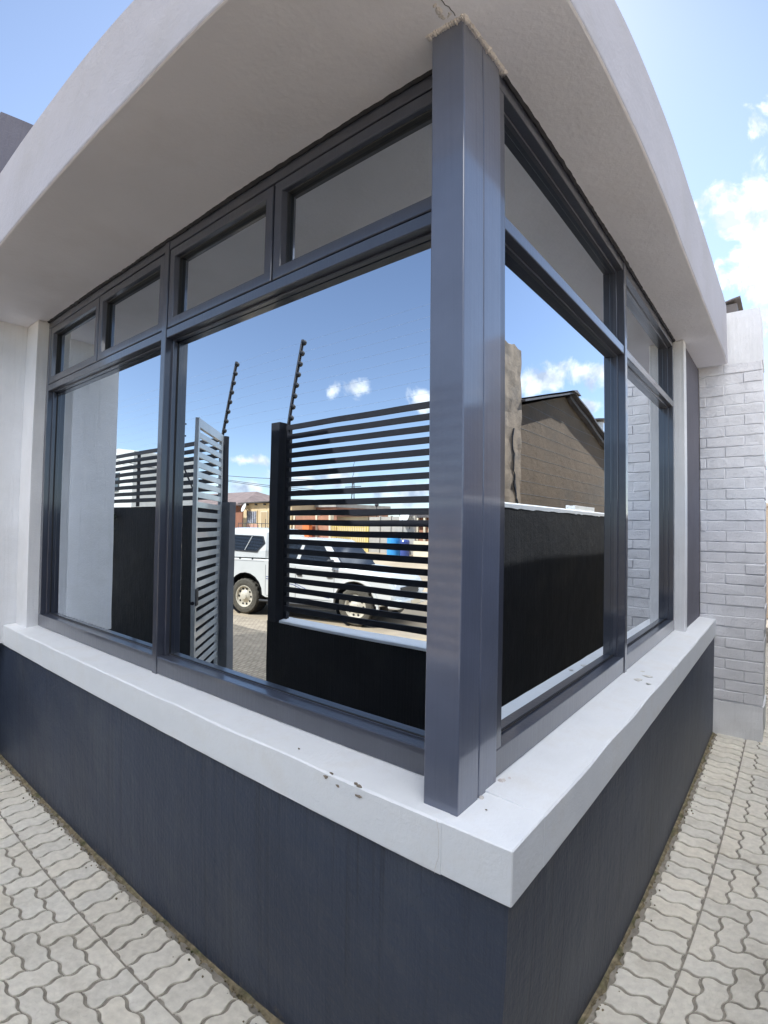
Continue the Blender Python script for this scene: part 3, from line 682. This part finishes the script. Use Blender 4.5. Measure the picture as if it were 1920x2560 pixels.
for (z, s_) in ((3.115, 1), (2.955, 1), (3.065, -1)):
    m = MB(); m.tube([(-5.94, -2.075, z), (-5.94 + s_ * .05, -2.075, z - .008), (-5.94 + s_ * .09, -2.07, z - .012)], [.008, .008, .013], 6); m.build('arm', INSUL, SB)
# small shrub over the tall wall
SHR = thing('shrub', (-7.68, -2.0, 1.2), 'small green shrub hanging over the tall black wall by the white wall', 'plant')
m = MB()
for _ in range(260):
    p = Vector((-7.80 + random.gauss(0, .10), -1.95 + random.gauss(0, .06), 1.96 - abs(random.gauss(0, .16)))); a = Vector((random.uniform(-1, 1), random.uniform(-1, 1), random.uniform(-1, .6))).normalized() * random.uniform(.02, .04)
    b_ = a.cross(Vector((random.uniform(-1, 1), random.uniform(-1, 1), 1))).normalized() * .012
    v = [m.bm.verts.new(q) for q in (p, p + a * .5 + b_, p + a, p + a * .5 - b_)]; m.bm.faces.new(v)
m.build('foliage', LEAF, SHR)
m = MB(); m.tube([(-7.82, -1.96, 1.2), (-7.80, -1.95, 1.6), (-7.78, -1.95, 1.95)], .012, 6); m.build('stem', LEAF, SHR)

# ------------------------------------------------------------------ pickup truck
TH = math.atan2(-.2313, .9729); TN = Vector((.2313, .9729, 0)); TC = Vector((-7.666, -5.7335, -.2)) - TN * .82
TR = thing('pickup_truck', TC, 'white double cab pickup with a white canopy parked in the street', 'truck', rz=TH)
TM = Matrix.Translation(TC) @ Matrix.Rotation(TH, 4, 'Z')
def tb(): return MB(TM)
HW = .82
def arc(cx, cz, r, a0, a1, n): return [(cx + r * math.cos(R(a0 + (a1 - a0) * i / n)), cz + r * math.sin(R(a0 + (a1 - a0) * i / n))) for i in range(n + 1)]
RX, FX, WR = -1.40, 1.38, .385
# lower body side profile with wheel arches
side = [(-2.55, .48), (-2.55, .92), (-2.52, 1.24), (-.82, 1.22), (.98, 1.12), (1.15, 1.10), (1.9, 1.00), (2.12, .93), (2.2, .80), (2.2, .50), (1.9, .42)] + \
       arc(FX, .42, .47, 0, 180, 10) + [(.86, .37), (-.84, .40)] + arc(RX, .44, .48, 0, 180, 10) + [(-2.0, .46)]
def shell(prof_, insets):
    """side profile extruded across the car; insets = [(half width, scale towards centre line of profile)]"""
    m = tb(); n = len(prof_); cx = sum(p[0] for p in prof_) / n; cz = sum(p[1] for p in prof_) / n; rg = []
    for y, k in insets: rg.append([(cx + (p[0] - cx) * (1 - k * .02), y, cz + (p[1] - cz) * (1 - k * .06)) for p in prof_])
    m.rings(rg); return m
def tri(o):
    md = o.modifiers.new('tri', 'TRIANGULATE'); return o
body = tri(shell(side, [(-HW, 1.0), (-HW + .03, .35), (-HW + .09, 0), (HW - .09, 0), (HW - .03, .35), (HW, 1.0)]).build('body', CARW, TR))
# wheel wells
for cx, cz, r_, nm in ((RX, .44, .455, 'wheel_arch'), (FX, .42, .445, 'wheel_arch')):
    for s_ in (1, -1):
        m = tb(); m.lathe((cx, s_ * (HW + .002), cz), (0, -s_, 0), [(0, r_), (.30, r_), (.30, .02)], 24, cap=False); sub(nm, m, TRIM, body)
m = tb()
for s_ in (1, -1):
    for cx, cz, r_ in ((FX, .42, .475),): 
        rg = [[(cx + q * math.cos(R(a_)), s_ * (HW + e), cz + q * math.sin(R(a_))) for q, e in ((r_ - .005, .0), (r_ + .0, .03), (r_ + .035, .025), (r_ + .05, -.01))] for a_ in range(-5, 190, 12)]
        m.rings(rg, cap=False, closed=False)
sub('arch_lip', m, CARW, body, split=True)
m = tb(); m.box(-2.4, 2.0, -.6, .6, .30, .46); m.box(-.83, .86, -.74, .74, .26, .37); m.build('chassis', TRIM, TR)
m = tb()
for s_ in (1, -1): m.tube([(-.95, s_ * .84, .34), (.85, s_ * .84, .34)], .03, 8)
m.build('side_step', TRIM, TR, split=True)
# cab greenhouse
def loft(sections, name, mt, par=TR, **kw):
    m = tb(); m.rings(sections); return m.build(name, mt, par, **kw)
def ring(x0, x1, hw, z, c=.06): return [(x0 + c, -hw, z), (x1 - c, -hw, z), (x1, -hw + c, z), (x1, hw - c, z), (x1 - c, hw, z), (x0 + c, hw, z), (x0, hw - c, z), (x0, -hw + c, z)]
cab = loft([ring(-.83, 1.12, .80, 1.08), ring(-.80, .98, .775, 1.22), ring(-.76, .66, .70, 1.60), ring(-.70, .52, .66, 1.675, .1), ring(-.55, .30, .52, 1.70, .12)], 'cab', CARW)
def sidequad(pts, off=.006, th=.012):
    """a pane following the tumblehome; pts (x,z) at +y side"""
    def hw(z): return .80 - (z - 1.08) * .19 if z < 1.22 else .775 - (z - 1.22) * .197
    q = []
    for s_ in (1, -1):
        m = tb(); n = len(pts)
        m.rings([[(x, s_ * (hw(z) - .01), z) for x, z in pts], [(x, s_ * (hw(z) + off), z) for x, z in pts]]); q.append(m)
    return q
for pts in ([(-.72, 1.24), (-.06, 1.21), (.06, 1.56), (-.60, 1.575)], [(.03, 1.205), (.86, 1.19), (.60, 1.555), (.14, 1.56)]):
    for q in sidequad(pts): sub('side_window', q, CARG, cab)
m = tb(); m.poly([(1.075, -.70, 1.14), (1.075, .70, 1.14), (.70, .60, 1.575), (.70, -.60, 1.575), (1.055, -.70, 1.12), (1.055, .70, 1.12), (.66, .60, 1.555), (.66, -.60, 1.555)], [(0, 1, 2, 3), (4, 7, 6, 5), (0, 4, 5, 1), (1, 5, 6, 2), (2, 6, 7, 3), (3, 7, 4, 0)]); sub('windscreen', m, CARG, cab)
m = tb(); m.box(1.07, 1.16, -.68, .68, 1.105, 1.125); sub('wiper_panel', m, TRIM, cab)
for s_ in (1, -1):
    m = tb(); m.box(.80, .90, s_ * .82 - .0, s_ * .96, 1.16, 1.30, .02, 2) if s_ > 0 else m.box(.80, .90, -.96, -.82, 1.16, 1.30, .02, 2); m.build('side_mirror', TRIM, TR)
# hood
loft([[(1.02, -.74, 1.075), (1.02, .74, 1.075), (1.05, .70, 1.135), (1.05, -.70, 1.135)], [(1.5, -.765, 1.03), (1.5, .765, 1.03), (1.5, .66, 1.115), (1.5, -.66, 1.115)], [(2.05, -.74, .93), (2.05, .74, .93), (2.03, .60, 1.02), (2.03, -.60, 1.02)], [(2.19, -.68, .82), (2.19, .68, .82), (2.17, .56, .90), (2.17, -.56, .90)]], 'hood', CARW)
# canopy over the load bed
can = loft([ring(-2.55, -.79, .79, 1.235), ring(-2.54, -.79, .785, 1.40), ring(-2.45, -.80, .70, 1.80, .08), ring(-2.35, -.86, .60, 1.875, .12), ring(-2.1, -1.1, .3, 1.905, .12)], 'canopy', CARW)
def canq(pts, off, col, nm, inner=None):
    for s_ in (1, -1):
        def hw(z): return .785 - (z - 1.40) * .2125
        m = tb()
        if inner is None: m.rings([[(x, s_ * (hw(z) - .01), z) for x, z in pts], [(x, s_ * (hw(z) + off), z) for x, z in pts]])
        else:
            m.rings([[(x, s_ * (hw(z) - .01), z) for x, z in pts], [(x, s_ * (hw(z) + off), z) for x, z in pts], [(x, s_ * (hw(z) + off), z) for x, z in inner], [(x, s_ * (hw(z)), z) for x, z in inner]], cap=False)
        sub(nm, m, col, can)
oct_ = [(-2.25, 1.40), (-1.08, 1.36), (-.88, 1.56), (-.96, 1.72), (-2.25, 1.76), (-2.38, 1.60)]
cxo = sum(p[0] for p in oct_) / 6; czo = sum(p[1] for p in oct_) / 6
inn = [(cxo + (x - cxo) * .955, czo + (z - czo) * .87) for x, z in oct_]
canq(inn, .004, CARG, 'canopy_window'); canq(oct_, .008, TRIM, 'window_trim', inn)
inn2 = [(cxo + (x - cxo) * 1.02, czo + (z - czo) * 1.04) for x, z in oct_]
for q in range(1):
    m = tb()
    for s_ in (1, -1): m.tube([(-1.42, s_ * .792, 1.405), (-1.28, s_ * .725, 1.715)], .011, 6)
    sub('window_divider', m, CARW, can, split=True)
m = tb()
for s_ in (1, -1):
    m.box(-2.5, -.84, s_ * .806 if s_ > 0 else -.812, .812 if s_ > 0 else s_ * .806, 1.235, 1.243)
    for x in (-2.2, -1.55, -1.2): m.box(x, x + .03, (.80 if s_ > 0 else -.825), (.825 if s_ > 0 else -.80), 1.20, 1.235)
sub('clamp', m, TRIM, can, split=True)
# doors: shut lines and handles
m = tb()
for s_ in (1, -1):
    y0, y1 = (HW - .012, HW + .0015) if s_ > 0 else (-HW - .0015, -HW + .012)
    for x in (-.82, -.04, .90): m.box(x, x + .008, y0, y1, .46, 1.10)
    m.box(-.80, .90, y0, y1, .452, .46)
    m.box(-2.5, -.86, y0, y1, 1.165, 1.17)
m.build('door_gap', TRIM, TR, split=True)
for x in (-.02 + .02, .80 - .02 - .6 + .55):
    for s_ in (1, -1): m = tb(); m.box(x, x + .13, *((HW - .01, HW + .03) if s_ > 0 else (-HW - .03, -HW + .01)), .93, .965, .008); m.build('door_handle', TRIM, TR)
m = tb()
for s_ in (1, -1):
    y0, y1 = (HW - .01, HW + .002) if s_ > 0 else (-HW - .002, -HW + .01)
    for dz in (0, .045):
        for (xa, za, xb, zb) in ((-.80, .80, -.1, .72), (-.1, .72, .35, .56), (.35, .56, .80, .50)):
            m.poly([(xa, y0, za + dz), (xb, y0, zb + dz), (xb, y0, zb + dz + .014), (xa, y0, za + dz + .014), (xa, y1, za + dz), (xb, y1, zb + dz), (xb, y1, zb + dz + .014), (xa, y1, za + dz + .014)], [(0, 1, 2, 3), (4, 5, 6, 7), (0, 1, 5, 4), (1, 2, 6, 5), (2, 3, 7, 6), (3, 0, 4, 7)])
m.build('side_stripe', BLUEP, TR, split=True)
# front: headlamps, grille, bumper, plate
for s_ in (1, -1):
    m = tb(); m.box(2.02, 2.215, *((.50, .815) if s_ > 0 else (-.815, -.50)), .62, .80, .02, 2); m.build('headlight', LAMP, TR)
m = tb(); m.box(2.17, 2.212, -.47, .47, .62, .80, .01)
for z in (.66, .71, .76): m.box(2.205, 2.222, -.46, .46, z, z + .016)
m.build('grille', TRIM, TR)
m = tb(); m.box(2.08, 2.34, -.84, .84, .40, .58, .04, 2); m.build('bumper', CARW, TR)
m = tb(); m.box(2.338, 2.35, -.24, .24, .44, .54, .003); m.build('number_plate', CREAM, TR)
m = tb(); m.tube([(-2.55, -.5, .5), (-2.66, -.5, .5), (-2.66, .5, .5), (-2.55, .5, .5)], .035, 8); m.build('rear_bumper', CHROME, TR)
def wheel(cx, s_, name='wheel'):
    c_ = Vector((cx, s_ * (HW - .01), WR))
    m = tb(); rg = []; nk = 96
    for d, r_, tooth in ((0.0, WR * .60, 0), (-.012, WR * .72, 0), (-.006, WR * .90, 0), (.022, WR * .975, 0), (.03, WR * .97, 1), (.085, WR * .97, 1), (.09, WR * .965, 0), (.12, WR * .965, 0), (.125, WR * .97, 2), (.185, WR * .97, 2), (.215, WR * .97, 0), (.24, WR * .9, 0), (.24, WR * .5, 0)):
        ring_ = []
        for k in range(nk):
            a_ = 2 * math.pi * k / nk; on = ((k + (2 if tooth == 2 else 0)) % 4) < 2; q_ = r_ + (.012 if tooth and on else 0)
            ring_.append((c_.x + q_ * math.cos(a_), c_.y - s_ * d, c_.z + q_ * math.sin(a_)))
        rg.append(ring_)
    m.rings(rg, cap=False); wv = m.build(name, TYRE, TR)
    m = tb(); rr_ = WR * .60
    m.lathe(c_, (0, -s_, 0), [(.0, rr_ + .004), (-.008, rr_), (-.004, rr_ * .93), (.03, rr_ * .86), (.035, rr_ * .60), (.012, rr_ * .42), (.0, rr_ * .30), (-.02, rr_ * .26), (-.025, .002)], 36, cap=False); sub('rim', m, RIM, wv)
    m = tb()
    for k in range(10):
        a_ = k * math.pi / 5; p = c_ + Vector((math.cos(a_) * rr_ * .72, -s_ * .031, math.sin(a_) * rr_ * .72)); m.lathe(p, (0, s_, 0), [(-.01, .020), (.004, .024)], 12)
    sub('rim_hole', m, TRIM, wv, split=True)
for cx in (RX, FX):
    for s_ in (1, -1): wheel(cx, s_)

# ------------------------------------------------------------------ across the street (y about -19)
def S(x16, z16, y=-19.0):
    k = (1.576 - y) / 17.576; return .516 + (x16 - .516) * k, 1.764 + (z16 - 1.764) * k
def bx(mb, a, b_, y0, y1, yref=None, bev=0):
    yr = y1 if yref is None else yref
    (xa, za), (xb, zb) = S(*a, yr), S(*b_, yr); mb.box(min(xa, xb), max(xa, xb), y0, y1, min(za, zb), max(za, zb), bev)
Z0 = .3
# brown house
BH = thing('brown_house', (-34, -24, .4), 'long brown brick house with a low roof far left across the street', 'house')
m = MB(); x0 = S(-37, 0, -21)[0]; x1 = S(-23.85, 0, -21)[0]; ze = S(0, 2.98, -21)[1]; m.box(x0, x1, -27, -21, Z0, ze); m.build('wall', BROWNW, BH)
zp = ze + 1.1; m = MB()
m.poly([(x0 - .4, -27.4, ze), (x1 + .4, -27.4, ze), (x1 + .4, -20.6, ze - .05), (x0 - .4, -20.6, ze - .05), (x0 + 2, -24, zp), (x1 - 2.2, -24, zp), (x0 - .4, -27.4, ze - .12), (x1 + .4, -27.4, ze - .12), (x1 + .4, -20.6, ze - .17), (x0 - .4, -20.6, ze - .17)],
       [(3, 2, 5, 4), (1, 0, 4, 5), (2, 1, 5), (0, 3, 4), (6, 7, 8, 9), (3, 9, 8, 2), (2, 8, 7, 1), (0, 6, 9, 3), (1, 7, 6, 0)]); m.build('roof', ROOFT, BH)
def win(par, a, b_, y, frame=CREAM, glass=CURT, name='window', bars=0):
    m = MB(); bx(m, a, b_, y - .03, y + .03, y); w_ = m.build(name, frame, par)
    (ax, az), (bx_, bz) = S(*a, y), S(*b_, y); m = MB(); m.box(min(ax, bx_) + .06, max(ax, bx_) - .06, y + .031, y + .04, min(az, bz) + .06, max(az, bz) - .06)
    sub('pane' if name == 'window' else 'panel', m, glass, w_)
    if bars:
        m = MB()
        for k in range(bars): xx = min(ax, bx_) + (k + .5) * abs(bx_ - ax) / bars; m.tube([(xx, y + .06, min(az, bz) + .06), (xx, y + .06, max(az, bz) - .06)], .012, 4)
        sub('bar', m, STEEL, w_)
    return w_
win(BH, (-33.5, 2.6), (-31.5, 1.9), -20.97); win(BH, (-29, 2.6), (-27.3, 1.9), -20.97)
YH = thing('yellow_house', (-26, -22, .4), 'small yellow plastered house with flat roof, barred window and tan door', 'house')
m = MB(); xa = S(-23.76, 0)[0]; xb = S(-19.6, 0)[0]; zt_ = S(0, 2.95)[1]; m.box(xa, xb, -24, -19, Z0, zt_); m.build('wall', YELW, YH)
m = MB(); m.poly([(xa - .2, -18.7, zt_ - .02), (xb + .2, -18.7, zt_ + .10), (xb + .2, -24.2, zt_ + .25), (xa - .2, -24.2, zt_ + .1), (xa - .2, -18.7, zt_ + .05), (xb + .2, -18.7, zt_ + .17), (xb + .2, -24.2, zt_ + .32), (xa - .2, -24.2, zt_ + .17)], [(0, 1, 2, 3), (4, 5, 6, 7), (0, 1, 5, 4), (1, 2, 6, 5), (2, 3, 7, 6), (3, 0, 4, 7)]); m.build('roof', SHEET, YH)
win(YH, (-23.44, 2.57), (-22.43, 1.82), -18.97, YELW, CURT, bars=5); win(YH, (-22.1, 2.53), (-21.5, .8), -18.97, CREAM, WOOD, 'door'); win(YH, (-20.9, 2.5), (-20.2, 1.8), -18.97, CREAM, CURT, bars=4)
m = MB(); bx(m, (-23.45, 1.82), (-22.4, .6), -18.96, -18.93, -18.95); m.build('plinth', mat('pink_plaster', (.6, .33, .24, 1), .8), YH)
for k in range(5): m = MB(); xx, zz = S(-23.3 + k * .8, 2.84); m.box(xx, xx + .1, -18.97, -18.8, zz, zz + .1); m.build('rafter_end', STEEL, YH)
def dish(cx, cz, y, r_, label):
    D = thing('satellite_dish', (cx, y, cz - .4), label, 'satellite dish', 'satellite dishes')
    m = MB(); n_ = Vector((-.25, .9, .35)).normalized(); m.lathe(Vector((cx, y, cz)), n_, [(-.10, .02), (-.095, r_ * .4), (-.06, r_ * .75), (0, r_), (.006, r_), (-.05, r_ * .74), (-.08, r_ * .4), (-.085, .02)], 24); m.build('reflector', DISHW, D)
    m = MB(); m.tube([(cx, y, cz - r_ * .9), Vector((cx, y, cz)) + n_ * r_ * 1.1], .012, 6); m.lathe(Vector((cx, y, cz)) + n_ * r_ * 1.1, n_, [(-.03, .03), (.04, .035)], 8); m.build('feed_arm', STEEL, D)
    m = MB(); m.tube([(cx, y - .06, cz), (cx + .1, y - .25, cz - .2), (cx + .1, y - .3, cz - .6)], .02, 6); m.build('mast', STEEL, D)
x_, z_ = S(-23.76, 2.74, -18.6); dish(x_, z_, -18.6, .30, 'round white satellite dish on the corner of the yellow house')
# brick house and its brick front wall with white posts
KH = thing('brick_house', (-20, -23, .4), 'red brick house with pale band under its roof, behind the slats', 'house')
m = MB(); bx(m, (-19.5, 2.66), (-16.45, -.2), -26, -21, -21); m.build('wall', BRICKR, KH)
m = MB(); bx(m, (-19.6, 2.84), (-16.42, 2.661), -26.2, -20.9, -21); m.build('roof', PRECAST, KH)
win(KH, (-18.6, 2.5), (-17.8, 2.1), -20.96)
BWL = thing('brick_garden_wall', (-20.5, -19.0, .4), 'red brick garden wall with cream posts across the street', 'wall')
m = MB(); bx(m, (-19.4, 2.25), (-16.9, -.2), -19.15, -19.0); m.build('masonry', BRICKR, BWL)
for xx in (-19.45, -17.85, -16.95): m = MB(); bx(m, (xx, 2.42), (xx + .12, -.2), -19.2, -18.95); m.build('post', CREAM, BWL)
TSH = thing('sheet_roof_shed', (-18, -21, .4), 'cream shed with a thin sheet roof behind the yellow gate', 'shed')
m = MB(); bx(m, (-16.4, 2.22), (-14.55, -.2), -22.5, -20, -20); m.build('wall', CREAM, TSH)
m = MB(); m.poly([(*[S(-17.0, 2.24, -19.6)[0]], -19.6, S(0, 2.24, -19.6)[1]), (S(-14.4, 0, -19.6)[0], -19.6, S(0, 2.30, -19.6)[1]), (S(-14.4, 0, -19.6)[0], -22.7, S(0, 2.36, -19.6)[1]), (S(-17.0, 0, -19.6)[0], -22.7, S(0, 2.3, -19.6)[1])], [(0, 1, 2, 3)]); bmesh.ops.solidify(m.bm, geom=list(m.bm.faces), thickness=.06); m.build('roof', SHEET, TSH)
PW = thing('precast_wall', (-15.5, -19, .4), 'grey precast concrete panel wall across the street', 'wall')
for k in range(4):
    a = -14.45 + k * .62; m = MB(); bx(m, (a, 2.2), (a + .55, -.2), -19.06, -19.0); m.build('panel', PRECAST, PW)
    m = MB(); bx(m, (a + .55, 2.24), (a + .62, -.2), -19.1, -18.95); m.build('post', PRECAST, PW)
PG = thing('palisade_gate', (-18.3, -19, .4), 'yellow palisade gate with many upright pales across the street', 'gate')
m = MB()
for k in range(20): a = -16.75 + k * .113; bx(m, (a, 1.92), (a + .05, .1), -19.0, -18.97)
m.build('pales', PALY, PG)
m = MB(); bx(m, (-16.8, 1.78), (-14.55, 1.74), -19.03, -19.005); bx(m, (-16.8, .9), (-14.55, .86), -19.03, -19.005); m.build('rail', PALY, PG, split=True)
for a in (-14.72, -14.58): m = MB(); bx(m, (a, 1.98), (a + .09, .0), -19.05, -18.95); m.build('post', PALY, PG)
WT = thing('water_drum', (-15.8, -18.4, .4), 'bright blue plastic water drum beside the precast wall', 'drum', 'blue drums')
m = MB(); x_, z_ = S(-13.03, 1.35, -18.4); m.lathe((x_, -18.4, .40), (0, 0, 1), [(0, .30), (.04, .33), (.3, .33), (.32, .35), (.34, .33), (.8, .33), (.9, .30), (.95, .1)], 20); m.build('drum', BLUEB, WT)
WT2 = thing('water_drum', (-15.1, -18.3, .4), 'small darker blue drum right of the bright blue drum', 'drum', 'blue drums')
m = MB(); x_, z_ = S(-12.46, 1.3, -18.3); m.lathe((x_, -18.3, .40), (0, 0, 1), [(0, .2), (.04, .22), (.7, .22), (.78, .18), (.8, .05)], 16); m.build('drum', BLUEP, WT2)
SHD = thing('brick_cottage', (-14, -23, .4), 'low brick cottage with white posts at the far right across the street', 'house')
m = MB(); bx(m, (-12.1, 2.15), (-8.5, -.2), -25, -20.5, -20.5); m.build('wall', BRICKR, SHD)
m = MB(); bx(m, (-12.3, 2.30), (-8.3, 2.151), -25.2, -20.0, -20.5); m.build('roof', SHEET, SHD)
for a in (-11.9, -11.55, -10.6, -9.6): m = MB(); bx(m, (a, 2.15), (a + .09, .2), -20.1, -20.0, -20.0); m.build('post', CREAM, SHD)
win(SHD, (-11.3, 1.95), (-10.8, 1.5), -20.46)
x_, z_ = S(-12.5, 2.2, -18.7); dish(x_, z_, -18.7, .34, 'white satellite dish above the right end of the precast wall')
CLO = thing('garden_wall', (-13.5, -18.5, .4), 'low cream garden wall in front of the far brick cottage', 'wall')
m = MB(); bx(m, (-12.0, 1.22), (-8, .4), -18.6, -18.45, -18.5); m.build('masonry', CREAM, CLO)
# railing fence in front of the yellow house
RF = thing('railing_fence', (-27, -17.5, .3), 'thin dark steel railing in front of the yellow house', 'fence')
m = MB(); 
for k in range(14): a = -24.2 + k * .36; (xx, zz) = S(a, 1.88, -17.5); m.tube([(xx, -17.5, .3), (xx, -17.5, zz + (.25 if k % 3 == 1 else 0))], .018, 5)
m.build('upright', STEEL, RF)
m = MB(); (xa, zz) = S(-24.2, 1.86, -17.5); (xb, _) = S(-19.5, 1.86, -17.5); m.tube([(xa, -17.5, zz), (xb, -17.5, zz)], .02, 5); m.tube([(xa, -17.5, .6), (xb, -17.5, .6)], .02, 5); m.build('rail', STEEL, RF, split=True)
OC = thing('orange_crate', (-21, -18.4, .4), 'orange plastic crate stacked in front of the brick garden wall', 'crate')
m = MB(); bx(m, (-18.75, 2.02), (-18.2, 1.86), -18.75, -18.4, -18.5, .01); bx(m, (-18.7, 1.855), (-18.25, .2), -18.7, -18.45, -18.5); m.build('crate', ORANGEP, OC)
# lattice power pole, lamp, power lines
PP = thing('lattice_pole', (-22, -24, 0), 'thin steel lattice pole rising behind the brick house', 'pole')
px_, pz_ = S(-15.47, 3.75, -24); m = MB()
for dx in (-.14, .14): m.tube([(px_ + dx * 1.6, -24, .3), (px_ + dx * .5, -24, pz_)], .035, 5)
for k in range(9): z = .6 + k * .62; m.tube([(px_ - .2 + k * .012, -24, z), (px_ + .2 - k * .012, -24, z + .6)], .02, 4)
m.build('lattice', STEEL, PP); m = MB(); m.tube([(px_ - .7, -24, pz_ - .25), (px_ + .7, -24, pz_ - .25)], .03, 5); m.build('cross_arm', STEEL, PP)
LP = thing('yard_light', (-17, -20, 0), 'small round dark lamp on a thin mast behind the precast wall', 'lamp')
lx, lz = S(-14.05, 2.72, -20.3); m = MB(); m.tube([(lx, -20.3, .3), (lx, -20.3, lz)], .025, 6); m.build('mast', STEEL, LP)
m = MB(); m.lathe((lx, -20.3, lz - .1), (0, 0, 1), [(0, .03), (.05, .1), (.12, .12), (.19, .09), (.23, .02)], 12); m.build('lamp_head', STEEL, LP)
for i, (za, zb, nm) in enumerate(((3.479, 3.254, 'upper'), (3.342, 3.032, 'lower'), (3.30, 2.98, 'lowest'))):
    m = MB(); k = (zb - za) / 2.64; pts = [(-15.265 + t_ * 2.64, -9, za + k * t_ * 2.64 + .02 * (t_ * (t_ - 1))) for t_ in (-5, -3, -1, 0, .5, 1, 2)]
    m.tube(pts, .009, 4); tag(m.build('power_line', STEEL), nm + ' dark overhead cable crossing the sky above the street', 'cable', 'overhead cables')
# white two storey building far left
WB = thing('white_house', (-34, -12, 0), 'pale flat roofed two storey house far off above the tall wall fence', 'house')
m = MB(); m.prism([(-38, -.2), (-28.9, -.2), (-28.7, 5.85), (-30.7, 6.15), (-38, 6.3)], 'y', -16, -12); m.build('wall', mat('pale_plaster', (.62, .64, .62, 1), .8), WB)
for (xa, za) in ((-31.5, 3.6), (-34, 3.6)): m = MB(); m.box(xa, xa + 1.1, -11.99, -11.94, za, za + 1.1); m.build('window', CARG, WB)
